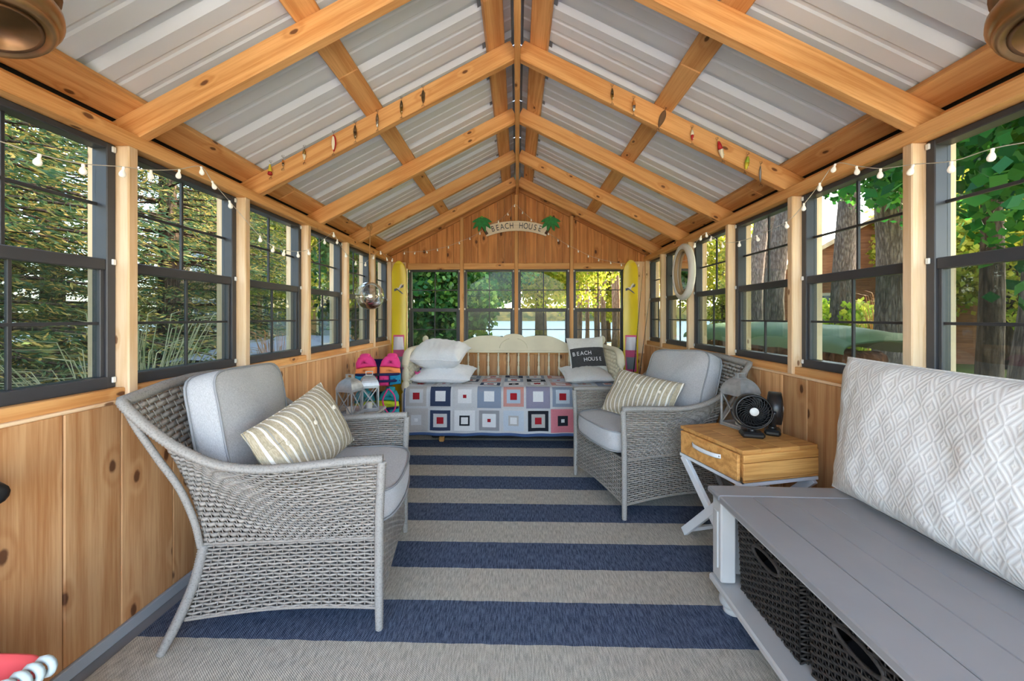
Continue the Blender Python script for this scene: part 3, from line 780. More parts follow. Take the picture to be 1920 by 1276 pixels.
# ------------------------------------------------------------------ side table with drawer, X legs
M_WHITEPAINT = plain('white_metal_paint', C(228, 232, 236), .4, var=.02)
def side_table():
    # local x: across the drawer front toward the wall, local y: away from the viewer
    t = thing('side_table', 'honey wood side table with one drawer and white X-shaped legs', 'table', (1.165, 2.065, .010), math.radians(-15+30-1))
    a, b = .210, .215; z0, z1 = .445, .595
    body = MB().box((.006, 0, (z0+z1)/2+.004), (2*a-.012, 2*b, z1-z0-.03), ch=.003).build('case', M_TABLE, t)
    for k in range(4):
        MB().box((-a+2*a*(k+.5)/4, 0, z1-.009), (2*a/4-.001, 2*b+.004, .018), ch=.0015).build('top_board', M_TABLE, t, M=RZ(0))
    for z_, hh in ((z0+.0535, .077), (z0+.113, .036), (z0+.009, .008)):
        MB().box((0, -b-.003, z_), (2*a-.004, .010, hh), ch=.0015).build('side_board', M_TABLE, t)
    d = MB().box((-a-.003, 0, (z0+z1)/2-.008), (.016, 2*b-.03, z1-z0-.028), ch=.003).build('drawer_front', M_TABLE, t)
    # strap handle
    pts = [(-a-.013, .10, .53), (-a-.030, .07, .529), (-a-.034, 0, .527), (-a-.030, -.07, .529), (-a-.013, -.10, .53)]
    hd = MB().tube(spline(pts, 20), [(.011, .003)]*21, 8, flat=(0, 0, 1)).build('strap_handle', M_WHITEPAINT, d, True)
    for sy in (-1, 1): MB().lathe([(0, 0), (.005, 0), (.005, .003), (0, .004)], 10).build('rivet', plain('rivet_steel%d' % sy, C(120, 122, 126), .3, 1), d, M=T(-a-.017, sy*.093, .53) @ RY(-PI/2))
    m = MB(); 
    for sy in (-1, 1): m.box((0, sy*(b-.006), z0-.008), (2*a+.006, .02, .016), ch=.002)
    for sx in (-1, 1): m.box((sx*(a-.006), 0, z0-.008), (.02, 2*b+.006, .016), ch=.002)
    m.build('leg_frame', M_WHITEPAINT, t)
    for sx in (-1, 1):
        xx = sx*(a-.012)
        for sy in (-1, 1):
            P0 = Vector((xx+(.0005*sy), sy*(b-.01), z0-.016)); P1 = Vector((xx+(.0005*sy), -sy*(b-.015), .012))
            L = (P1-P0).length
            MB().box((0, 0, 0), (L, .022, .042), ch=.002).build('leg', M_WHITEPAINT, t, M=frame_from(P0, P1, (0, 1, .6)))
    MB().box((0, b-.02, .022), (2*a-.05, .018, .018)).build('stretcher', M_WHITEPAINT, t)
    MB().box((0, -b+.02, .022), (2*a-.05, .018, .018)).build('stretcher', M_WHITEPAINT, t)
side_table()
# ------------------------------------------------------------------ daybed
M_CREAM = plain('cream_paint', C(226, 216, 190), .5, var=.05, vscale=5, bump=.05, bscale=25)
def spool(m, p0, p1, r, beads, M=None, n=10):
    """turned spool spindle between two points"""
    P0, P1 = Vector(p0), Vector(p1); L = (P1-P0).length
    prof = []
    for i in range(beads):
        z0 = L*i/beads; dz = L/beads
        for t in (.06, .25, .5, .75, .94): prof.append((r*(.45+.55*math.sin(PI*t)), z0+dz*t))
    Mx = P0.to_track_quat('Z', 'Y').to_matrix().to_4x4() if False else (T(*P0) @ (P1-P0).to_track_quat('Z', 'Y').to_matrix().to_4x4())
    return m.lathe([(r*.4, 0)]+prof+[(r*.4, L)], n, 0, Mx if M is None else M @ Mx)
BX0, BX1, BYF, BYB = -1.075, .985, 3.765, 4.60
def daybed():
    t = thing('daybed', 'cream painted daybed with scalloped back and turned spool spindles', 'daybed', (0, 0, .010))
    bx = (BX0+BX1)/2
    # back panel: three scallops and a centre heart-like crest
    top = []
    hw = (BX1-BX0)/2-.03
    for i in range(81):
        x = -hw+2*hw*i/80; a = abs(x)
        if a < .115: z = .958+.048*math.sqrt(max(0, 1-(a/.125)**2))
        elif a < .36: z = .966+.020*math.sin(PI*(a-.115)/.37)
        elif a < .80: z = .848+.136*(.5+.5*math.cos(PI*(a-.36)/.44))
        else: z = .848
        top.append((bx+x, z))
    poly = [(bx-hw, .795), (bx+hw, .795)]+top[::-1]
    m = MB().prism(poly, -.014, .014, M=T(0, BYB, 0) @ RX(PI/2))
    back = m.build('back_panel', M_CREAM, t)
    for sg in (-1, 1):
        MB().tube([(bx+sg*.16*math.sin(a*PI/20), BYB-.015, .955-.115*(1-math.cos(a*PI/20))) for a in range(2, 11)][::-1], .004, 6).build('carved_scroll', M_CREAM, back, True)
    MB().box((bx, BYB, .80), (2*hw, .04, .03), ch=.006).build('back_rail', M_CREAM, t)
    MB().box((bx, BYB, .46), (2*hw, .035, .06), ch=.006).build('back_rail', M_CREAM, t)
    k = 16
    for i in range(k):
        x = bx-hw+.06+(2*hw-.12)*(i+.5)/k
        m = MB(); m.lathe([(.008, 0), (.010, .02), (.006, .03), (.013, .06), (.016, .10), (.013, .14), (.007, .16), (.012, .17), (.007, .18), (.013, .21), (.010, .26), (.006, .27), (.010, .29), (.007, .31)], 10, M=T(x, BYB, .485))
        m.build('spindle', M_CREAM, t, True)
    # four posts
    for px_ in (BX0, BX1):
        m = MB(); m.lathe([(.020, 0), (.026, .015), (.017, .04), (.024, .07), (.034, .10), (.034, .16), (.026, .18), (.034, .20), (.034, .46), (.024, .48), (.034, .50), (.036, .62), (.026, .66), (.034, .70), (.034, .80), (.022, .83), (.030, .85), (.018, .875), (.014, .89), (.026, .905), (.035, .935), (.030, .965), (.012, .982), (0, .985)], 16, M=T(px_, BYB, 0))
        m.build('back_post', M_CREAM, t, True)
        m = MB(); m.lathe([(.018, 0), (.027, .012), (.020, .03), (.016, .05), (.028, .075), (.034, .10), (.034, .165), (.024, .18), (.034, .20), (.036, .46), (.022, .48), (.032, .50), (.038, .535), (.030, .57), (.019, .585), (.030, .60), (.036, .64), (.028, .69), (.018, .71), (.028, .73), (.032, .755)], 16, M=T(px_, BYF, 0))
        m.build('front_post', M_CREAM, t, True)
        # arm: top rail sweeping down at the front, spool spindles below
        pts = spline([(px_, BYB, .865), (px_, BYB-.3, .87), (px_, BYF+.25, .872), (px_, BYF+.10, .858), (px_, BYF+.03, .815), (px_, BYF, .745)], 30)
        MB().tube(pts, [(.026, .036)]*31, 10, flat=(0, 0, 1)).build('arm_rail', M_CREAM, t, True)
        MB().box((px_, (BYF+BYB)/2, .46), (.035, BYB-BYF-.05, .05), ch=.006).build('arm_rail', M_CREAM, t)
        for i in range(9):
            y = BYF+.075+(BYB-BYF-.15)*i/8
            m = MB(); zt = .85 if i > 0 else .83
            spool(m, (px_, y, .485), (px_, y, zt), .0215, 9); m.build('spool_spindle', M_CREAM, t, True)
    MB().box((bx, BYF, .25), (BX1-BX0, .03, .09), ch=.006).build('front_rail', M_CREAM, t)
    MB().box((bx, BYB-.02, .25), (BX1-BX0, .03, .09), ch=.006).build('rear_rail', M_CREAM, t)
    for i in range(10):
        MB().box((bx-.9+.2*i, (BYF+BYB)/2, .285), (.09, BYB-BYF-.04, .018)).build('bed_slat', M_RAFT, t)
daybed()
mt = MB(); 
mo = mt.box(((BX0+BX1)/2, (BYF+BYB)/2-.01, .415), (BX1-BX0-.10, BYB-BYF-.075, .19), ch=.03).build('mattress', M_LINEN); tag(mo, 'off-white mattress lying on the cream daybed under the quilt', 'mattress')
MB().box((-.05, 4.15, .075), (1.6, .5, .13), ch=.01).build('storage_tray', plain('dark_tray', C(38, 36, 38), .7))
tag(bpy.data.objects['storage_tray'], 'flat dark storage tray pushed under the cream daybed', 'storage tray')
MB().box((-.73, 3.80, .035), (.05, .05, .05), ch=.008).build('wooden_block', M_TABLE); tag(bpy.data.objects['wooden_block'], 'small tan wooden block on the rug below the quilt hem', 'block')

# ------------------------------------------------------------------ patchwork quilt
def qfab(name, c, pat=None):
    N = NT(name); co = N.coord()
    w = N.noise(N.vmath('MULTIPLY', co, (180, 180, 180)), 1, 3)
    c1 = tuple(v*.88 for v in c[:3])+(1,)
    col = N.mix(N.mr(w, .3, .7), c1, c)
    if pat is not None:
        sp = N.n('SeparateXYZ', None, Vector=co)
        a = N.math('SINE', N.math('MULTIPLY', sp.outputs[0], 420)); b = N.math('SINE', N.math('MULTIPLY', N.math('ADD', sp.outputs[1], sp.outputs[2]), 420))
        col = N.mix(N.math('GREATER_THAN', N.math('MULTIPLY', a, b), 0.0), col, pat)
    N.bsdf(col, .95, 0, N.bump(N.math('ADD', w, N.noise(co, 40, 2)), .4, .004), .1); return N.mat
QF = [qfab('quilt_pale_grey', C(206, 207, 210)), qfab('quilt_navy', C(62, 72, 98)), qfab('quilt_white', C(232, 232, 234)), qfab('quilt_red', C(168, 40, 50)),
      qfab('quilt_taupe', C(188, 184, 182)), qfab('quilt_blue_grey', C(142, 154, 174)), qfab('quilt_salmon', C(206, 150, 142)), qfab('quilt_mauve', C(150, 146, 168)),
      qfab('quilt_check', C(66, 70, 82), C(200, 200, 204)), qfab('quilt_black', C(44, 46, 54)), qfab('quilt_pink', C(214, 130, 142)), qfab('quilt_denim_stripe', C(150, 172, 196), C(196, 206, 216)), qfab('quilt_light_blue', C(196, 206, 218))]
M_QEDGE = qfab('quilt_blue_binding', C(74, 98, 142))
QX0, QX1 = BX0+.005, BX1+.015
YT = BYF-.055; ZT = .548; ZB = .105
def qsurf(x, s):
    """quilt surface: s = arc length from the hem up the front and over the top to the back"""
    hang = ZT-ZB-.07; r = .07
    fold = .007*math.sin(x*9+.6)+.005*math.sin(x*23)
    bx = (x-QX0)/(QX1-QX0)
    if s < hang: y, z, k = YT, ZB+s, 1-s/hang
    elif s < hang+r*PI/2: a = (s-hang)/r; y, z, k = YT+r*(1-math.cos(a)), ZT-r+r*math.sin(a), 0
    else: y, z, k = YT+r+(s-hang-r*PI/2), ZT+.012*mnoise.noise(Vector((x*4, s*4, 2))), 0
    out = k*(.018+fold*1.6)+.004*mnoise.noise(Vector((x*7, s*7, 0)))
    if s >= hang+r*PI/2: out = 0
    # the right end of the top sags over the arm side
    return Vector((x, y-out, z))
QLEN = (ZT-ZB-.07)+.07*PI/2+.70
def quilt():
    t = tag(bpy.data.objects.new('patchwork_quilt', None), 'grey patchwork quilt of framed squares covering the daybed', 'quilt'); COL.objects.link(t)
    def nrm(x, s):
        a = qsurf(x+.004, s)-qsurf(x-.004, s); b = qsurf(x, s+.004)-qsurf(x, s-.004); n = a.cross(b); return n.normalized()
    m = MB(); m.grid(lambda u, v: tuple(qsurf(QX0+(QX1-QX0)*u, QLEN*v)), 90, 50)
    m.grid(lambda u, v: tuple(qsurf(QX0+(QX1-QX0)*(1-u), QLEN*v)-nrm(QX0+(QX1-QX0)*(1-u), QLEN*v)*.010), 90, 50)
    m.build('quilt_ground', QF[0], t, True)
    m = MB(); m.tube([qsurf(QX0+(QX1-QX0)*i/60, 0)+Vector((0, 0, .004)) for i in range(61)], [(.014, .008)]*61, 8, flat=(0, 0, 1)); m.build('hem_binding', M_QEDGE, t, True)
    for xx in (QX0, QX1): 
        m = MB(); m.tube([qsurf(xx, QLEN*i/50) for i in range(51)], .007, 6); m.build('side_binding', M_QEDGE, t, True)
    nc = 9; bw = (QX1-QX0)/nc; bl = bw*.975
    # colours from the outer border inward (each block: border, frame, inner, centre)
    R0 = [(4, 4, 0, 2), (0, 1, 0, 3), (0, 2, 9, 2), (0, 8, 2, 3), (0, 12, 4, 2), (0, 9, 4, 3), (10, 10, 9, 2), (0, 5, 2, 3), (0, 1, 2, 3)]
    R1 = [(0, 4, 0, 3), (0, 1, 2, 2), (0, 0, 2, 3), (5, 5, 2, 2), (0, 6, 11, 3), (7, 7, 2, 2), (0, 5, 12, 3), (0, 6, 2, 2), (0, 1, 2, 3)]
    R2 = [(0, 0, 4, 3), (0, 4, 2, 3), (0, 0, 4, 4), (0, 1, 2, 3), (0, 2, 9, 2), (0, 4, 2, 3), (0, 6, 2, 2), (0, 12, 4, 3), (5, 5, 12, 6)]
    R3 = [(0, 5, 2, 3), (0, 4, 0, 2), (0, 1, 2, 3), (0, 6, 0, 2), (0, 5, 2, 3), (0, 9, 2, 2), (0, 4, 12, 3), (0, 7, 2, 3), (0, 5, 2, 2)]
    R4 = [(0, 4, 2, 2), (0, 1, 2, 3), (0, 5, 0, 2), (0, 4, 2, 3), (0, 1, 0, 2), (0, 5, 2, 3), (0, 6, 2, 2), (0, 1, 2, 3), (0, 4, 2, 2)]
    for r, row in enumerate((R0, R1, R2, R3, R4)):
        for c, (a, b, d, e) in enumerate(row):
            x0 = QX0+bw*c; s0 = .022+bl*r; N_ = 14
            if s0+bl > QLEN: continue
            def ring(i, j):
                q = min(i, j, N_-1-i, N_-1-j)
                return 0 if q < 1 else (1 if q < (3 if (c+r) % 2 else 4) else (2 if q < 5 or (q < 6 and (i in (5, 8) or j in (5, 8)) and False) else (2 if q == 5 and (c+r) % 3 == 0 else 3)))
            def f(u, v):
                x = x0+bw*(.012+.976*u); s = s0+bl*(.012+.976*v)
                ed = min(u, v, 1-u, 1-v); pf = .0045*min(1, ed*12)+.0025*abs(math.sin(u*PI*7)*math.sin(v*PI*7))*min(1, ed*9)
                return tuple(qsurf(x, s)+nrm(x, s)*(.0015+pf))
            o = MB().grid(f, N_, N_, mfn=ring).build('quilt_block', [QF[a], QF[b], QF[d], QF[e]], t, True)
quilt()

# ------------------------------------------------------------------ pillows on the daybed
o, _ = pillow('bed_pillow', .54, .46, .27, M_WHITEPIL, 'plump white pillow on top of another white pillow on the daybed', 31, pinch=.06, wrinkle=.014, n=40, group=None)
o.matrix_world = T(-.800, 4.07, .832) @ RZ(math.radians(-6)) @ RX(math.radians(-79)) @ RY(math.radians(3))
o, _ = pillow('bed_pillow', .60, .46, .16, M_WHITEPIL, 'flat white pillow lying on the quilt, under another white pillow', 33, pinch=.06, wrinkle=.010, n=40)
o.matrix_world = T(-.745, 4.06, .628) @ RZ(math.radians(-4)) @ RX(math.radians(-82))
o, _ = pillow('bed_pillow', .50, .42, .13, M_LINEN, 'pale linen pillow lying under the dark lettered pillow', 35, pinch=.06, wrinkle=.010, n=36)
o.matrix_world = T(.71, 4.12, .62) @ RZ(math.radians(4)) @ RX(math.radians(-78))
def lettered():
    o, P = pillow('lettered_pillow', .40, .40, .14, M_LINEN, 'square linen pillow with a dark panel reading BEACH HOUSE', 37, pinch=.06, wrinkle=.006, n=36)
    o.matrix_world = T(.745, 4.245, .800) @ RZ(math.radians(6)) @ RX(math.radians(-20)) @ RY(math.radians(-3))
    def pf(u, v):
        uu = .03+.94*u; vv = .20+.45*v
        # rounded panel corners
        p = P(uu, vv, 1); return (p[0], p[1]-.0025, p[2])
    MB().grid(pf, 26, 14).build('dark_panel', M_DARKPRINT, o, True)
    def letters(body, x0, z0):
        n = len(body); m_white = M_WHITEPIL
        for i, chh in enumerate(body):
            x = x0+.0405*i; u = .5+x/.40
            uu = max(.05, min(.95, u)); pp = P(uu, .5+z0/.40, 1); p2 = P(min(.97, uu+.02), .5+z0/.40, 1)
            ang = math.atan2(p2[1]-pp[1], p2[0]-pp[0])
            text_mesh(chh, .058, .0015, 'letter', m_white, o, T(x, pp[1]-.012, z0) @ RZ(ang) @ RX(PI/2), .95)
    letters('BEACH', -.155, .005); letters('HOUSE', -.045, -.062)
lettered()
# small toys by the left arm of the daybed
def toy(loc, mat, label, seed):
    t = thing('plush_toy', label, 'toy', loc)
    MB().lathe([(0, 0), (.026, .004), (.034, .022), (.028, .044), (0, .055)], 14).build('body', mat, t, True)
    MB().lathe([(0, .045), (.018, .05), (.024, .066), (.016, .084), (0, .09)], 12).build('head', mat, t, True)
    for sx in (-1, 1): MB().lathe([(0, 0), (.009, .004), (.011, .014), (0, .024)], 8, M=T(sx*.014, 0, .078) @ RY(sx*.6)).build('ear', mat, t, True)
    for sx in (-1, 1): MB().lathe([(0, 0), (.011, .008), (.010, .026), (0, .034)], 8, M=T(sx*.022, -.012, .012) @ RY(sx*1.2)).build('limb', mat, t, True)
toy((-1.000, 3.93, .572), plain('toy_pink', C(226, 96, 150), .9, bump=.4), 'tiny pink plush toy beside the white pillows on the daybed', 1)
toy((-1.005, 4.16, .575), plain('toy_purple', C(116, 60, 150), .9, bump=.4), 'tiny purple plush toy behind the white pillows by the daybed arm', 2)

# ------------------------------------------------------------------ water skis
M_SKI = plain('yellow_gelcoat', C(232, 204, 36), .3, spec=.5, var=.03, vscale=3)
M_SKIGREY = plain('ski_decal_grey', C(90, 92, 112), .5); M_SKIWHITE = plain('ski_binding_white', C(226, 222, 232), .45); M_PINKR = plain('binding_pink', C(226, 92, 140), .5)
def water_ski(x, y, rz, label):
    t = thing('water_ski', label, 'water ski', (x, y, .012), rz, 'yellow water skis standing in the corners')
    n = 16; w = .083; L = 1.855
    out = [(-w*.62, 0), (w*.62, 0), (w*.9, .3), (w, .8), (w, L-.16)]
    out += [(w*math.cos(a*PI/20), L-.16+.16*math.sin(a*PI/20)) for a in range(1, 20)]
    out += [(-w, L-.16), (-w, .8), (-w*.9, .3)]
    lean = math.radians(-1.2)
    M0 = RX(lean)
    m = MB(); prev = None
    # the board with a slight tip curve: stack of cross sections
    secs = 40; vs = []; fs = []
    def halfw(z):
        if z > L-.16: q = (z-(L-.16))/.16; return w*math.sqrt(max(0.0001, 1-min(1, q)**2))
        return w*(.62+.38*min(1, z/.8)**.7)
    for i in range(secs+1):
        z = (L-.16)*i/24 if i <= 24 else L-.16+.16*math.sin(PI/2*(i-24)/16); hw = halfw(z); yo = -.03*max(0, (z-1.45)/.4)**2
        for (a, b) in ((-1, -.006), (-.9, -.0095), (.9, -.0095), (1, -.006), (1, .006), (.9, .0095), (-.9, .0095), (-1, .006)): vs.append((a*hw, b+yo, z))
    for i in range(secs):
        for k in range(8):
            l = (k+1) % 8; fs.append((i*8+k, i*8+l, i*8+8+l, i*8+8+k))
    fs += [tuple(range(8))[::-1], tuple(secs*8+k for k in range(8))]
    m.add(vs, fs, M=M0); bd = m.build('ski_blade', M_SKI, t, 'auto')
    # bird-like decal: three swept strokes
    for k, (pts) in enumerate(([(-.055, 1.50), (-.02, 1.515), (.03, 1.475), (.052, 1.468), (.02, 1.50), (-.03, 1.535), (-.058, 1.53)], [(-.035, 1.545), (-.005, 1.54), (.012, 1.575), (.045, 1.60), (.02, 1.555), (.0, 1.515)], [(.015, 1.535), (.05, 1.55), (.055, 1.585), (.03, 1.565)])):
        MB().prism(pts, 0, .0012, k % 2, M=M0 @ T(0, -.0098-.03*max(0, (1.54-1.45)/.4)**2-.0008*k, 0) @ RX(PI/2)).build('bird_decal', [M_SKIGREY if k != 1 else M_SKIWHITE], bd)
    # binding: toe cup, heel cup, plate
    MB().box((0, -.014, .78), (.125, .008, .42), ch=.003, M=M0).build('binding_plate', M_PINKR, t)
    def cup(u, v):
        a = (u-.5)*PI; z = .82+.15*v; r = .060-.010*v+.0; return (r*math.sin(a)*1.05, -.016-(r*math.cos(a))*(1.0-.15*v), z)
    m = MB(); m.grid(cup, 18, 8); m.grid(lambda u, v: tuple(Vector(cup(1-u, v))*1.0+Vector((0, .004, 0))), 18, 8)
    m.build('toe_cup', M_SKIWHITE, t, True, M=M0)
    def heel(u, v):
        a = (u-.5)*PI; z = .74-.14*v; r = .055-.012*v; return (r*math.sin(a), -.016-(r*math.cos(a))*(.9-.4*v), z)
    m = MB(); m.grid(heel, 18, 6); m.grid(lambda u, v: tuple(Vector(heel(1-u, v))+Vector((0, .004, 0))), 18, 6)
    m.build('heel_cup', plain('heel_grey%.2f' % x, C(140, 150, 158), .6), t, True, M=M0)
    m = MB(); m.lathe([(0, 0), (.006, .001), (.006, .004), (0, .005)], 10, M=M0 @ T(-.03, -.010, .715) @ RX(PI/2)); m.lathe([(0, 0), (.006, .001), (.006, .004), (0, .005)], 10, M=M0 @ T(.03, -.010, .715) @ RX(PI/2)); m.build('screw', M_BLACKGAP, t)
    MB().box((0, .045, .15), (.004, .07, .12), M=M0).build('fin', M_SKIGREY, t)
water_ski(-1.385, 4.575, math.radians(4), 'yellow water ski standing in the corner behind the life vests')
water_ski(1.307, 4.575, math.radians(-4), 'yellow water ski standing in the corner behind the fishing rods')

# ------------------------------------------------------------------ fishing rods
M_ROD = plain('rod_graphite', C(36, 34, 38), .35); M_CORK = plain('cork', C(196, 156, 110), .8, var=.15, vscale=60); M_STEEL = plain('brushed_steel', C(180, 182, 186), .3, 1)
def rod(base, tip, label, hand):
    t = thing('fishing_rod', label, 'fishing rod', base); v = Vector(tip)-Vector(base); L = v.length; d = v.normalized()
    side = d.cross(Vector((1, 0, 0))).normalized()
    MB().tube([d*.30, d*(L*.6), d*L], [.0055, .0035, .0012], 8).build('rod_blank', M_ROD, t, True)
    MB().tube([d*.0, d*.01, d*.02, d*.17, d*.19], [.010, .012, .0115, .0105, .008], 10).build('butt_grip', hand, t, True)
    MB().tube([d*.17, d*.30], .0082, 8).build('reel_seat', M_ROD, t, True)
    MB().tube([d*.27, d*.285, d*.34, d*.36], [.009, .0115, .010, .006], 10).build('fore_grip', hand, t, True)
    r = t; q = d.to_track_quat('Z', 'Y').to_matrix().to_4x4()
    rl = MB().lathe([(0, -.02), (.022, -.018), (.026, -.008), (.018, -.004), (.018, .012), (.026, .016), (.022, .026), (0, .03)], 14, M=T(*(d*.235+Vector((0, -.045, 0)))) @ q).build('reel', M_STEEL, t, True)
    MB().tube([d*.235, d*.235+Vector((0, -.035, 0))], .004, 6).build('reel_foot', M_ROD, rl)
    for f in (.45, .6, .73, .84, .93):
        c = d*(L*f)+Vector((0, -.012, 0)); m = MB(); m.tube([c+Vector((.007*math.cos(a*PI/6), .007*math.sin(a*PI/6), 0)) for a in range(12)], .001, 4, closed=True); m.build('guide', M_STEEL, t)
rod((1.17, 4.20, .012), (1.455, 4.60, 1.80), 'dark fishing rod with a cork grip leaning in front of the yellow ski', M_CORK)
rod((1.17, 4.06, .012), (1.475, 4.42, 1.50), 'black fishing rod with a pink butt grip leaning into the corner', M_PINKR)

# ------------------------------------------------------------------ life vests
VC = {k: plain('vest_'+k, v, .8, bump=.15, bscale=200) for k, v in {'pink': C(238, 66, 140), 'orange': C(252, 150, 88), 'blue': C(30, 140, 186), 'navy': C(36, 34, 84), 'teal': C(44, 158, 168), 'lime': C(196, 214, 48), 'black': C(36, 34, 40), 'yellow': C(238, 196, 50)}.items()}
def puffy(m, poly, t, M, mi=0):
    """an inflated panel from a star-shaped outline in x-z, bulging to -y"""
    n = len(poly); cx = sum(p[0] for p in poly)/n; cz = sum(p[1] for p in poly)/n
    vs = []; fs = []
    for (s, y) in ((.97, t*.5), (1.0, 0), (.97, -t*.45), (.86, -t*.8), (.5, -t), (.05, -t*1.02)):
        for p in poly: vs.append((cx+(p[0]-cx)*s, y, cz+(p[1]-cz)*s))
    for i in range(5):
        for k in range(n):
            l = (k+1) % n; fs.append((i*n+k, i*n+l, i*n+n+l, i*n+n+k))
    fs += [tuple(range(n)), tuple(5*n+k for k in range(n))[::-1]]
    return m.add(vs, fs, mi, M)
def dens(poly, k=4):
    out = []
    for i in range(len(poly)):
        a, b = poly[i], poly[(i+1) % len(poly)]
        for j in range(k): out.append((a[0]+(b[0]-a[0])*j/k, a[1]+(b[1]-a[1])*j/k))
    return out
def life_vest(loc, rz, label, cols, h=.29, tilt=0):
    t = thing('life_vest', label, 'life vest', loc, rz, 'life vests piled beside the daybed'); s = h/.29
    A = RX(tilt) @ S3(s*1.14, s, s)
    hinge = []
    for sx in (-1, 1):
        parts = [('shoulder_panel', [(.018, .168), (.03, .215), (.055, .250), (.10, .268), (.150, .245), (.168, .195), (.165, .150), (.09, .165)], cols[0], .038),
                 ('chest_panel', [(.016, .166), (.09, .163), (.165, .148), (.170, .108), (.016, .100)], cols[1], .042),
                 ('side_panel', [(.088, .100), (.170, .107), (.172, .02), (.09, .005)], cols[2], .042),
                 ('front_panel', [(.015, .099), (.086, .100), (.087, .003), (.015, .003)], cols[3], .048)]
        for nm, poly, cc, th in parts:
            m = MB(); puffy(m, dens([(sx*p[0], p[1]) for p in (poly if sx > 0 else poly[::-1])]), th, A @ RZ(sx*.10) @ T(-sx*.010, -.045, 0)); m.build(nm, VC[cc], t, True)
    back = [(-.16, .01), (.16, .01), (.17, .16), (.13, .26), (.10, .31), (.05, .27), (-.05, .27), (-.10, .31), (-.13, .26), (-.17, .16)]
    back = [(p[0], p[1]*.86) for p in back]
    m = MB(); puffy(m, dens(back, 2), .045, A @ T(0, .045, 0) @ RZ(PI)); m.build('back_panel', VC[cols[4]], t, True)
    for sx in (-1, 1):
        m = MB(); m.tube([A @ Vector(p) for p in spline([(sx*.098, -.070, .232), (sx*.098, -.045, .262), (sx*.098, -.005, .268), (sx*.098, .040, .240)], 10)], [(.012*s, .040*s)]*11, 8); m.build('shoulder_strap', VC[cols[0]], t, True)
    for z in (.045, .10):
        st = MB(); st.tube([A @ Vector(p) for p in spline([(-.16, -.062, z), (-.08, -.094, z), (0, -.099, z), (.08, -.094, z), (.16, -.062, z)], 14)], [(.011*s, .004*s)]*15, 6, flat=(0, 0, 1)); q = st.build('belt', VC['navy'], t, True)
        MB().box((0, -.105, z), (.032, .012, .026), ch=.004, M=A).build('buckle', VC['black'], q)
    return t
life_vest((-1.235, 3.43, .01), math.radians(12), 'black and teal life vest at the bottom of the life vest pile', ('black', 'black', 'teal', 'black', 'black'), .31, math.radians(-4))
life_vest((-1.225, 3.42, .318), math.radians(16), 'teal, lime and black patterned life vest in the middle of the life vest pile', ('teal', 'lime', 'teal', 'teal', 'black'), .29, math.radians(-3))
life_vest((-1.215, 3.43, .605), math.radians(10), 'pink, orange and blue life vest on top of the life vest pile', ('pink', 'orange', 'blue', 'pink', 'navy'), .295, math.radians(-6))
# pink-edged strap loop and tow rope hanging at the side of the pile
m = MB(); m.tube(spline([(-1.10, 3.325, .60), (-1.135, 3.30, .50), (-1.08, 3.29, .40), (-1.03, 3.30, .44), (-1.04, 3.315, .54), (-1.09, 3.325, .60)], 30), .006, 6)
tag(m.build('strap_loop', VC['pink'], None, True), 'pink cord loop hanging down from the life vest pile', 'strap')
for dx, nm, lb in ((0, 'teal', 'teal tow rope hanging down beside the life vests'), (.022, 'blue', 'blue tow rope hanging down beside the life vests')):
    m = MB(); m.tube(spline([(-1.115+dx, 3.335, .40), (-1.06+dx, 3.30, .33), (-1.02+dx, 3.30, .25), (-1.055+dx, 3.31, .16), (-1.02+dx, 3.31, .06), (-1.06+dx, 3.31, .019)], 36), .008, 6)
    tag(m.build('tow_rope', VC[nm], None, True), lb, 'rope')

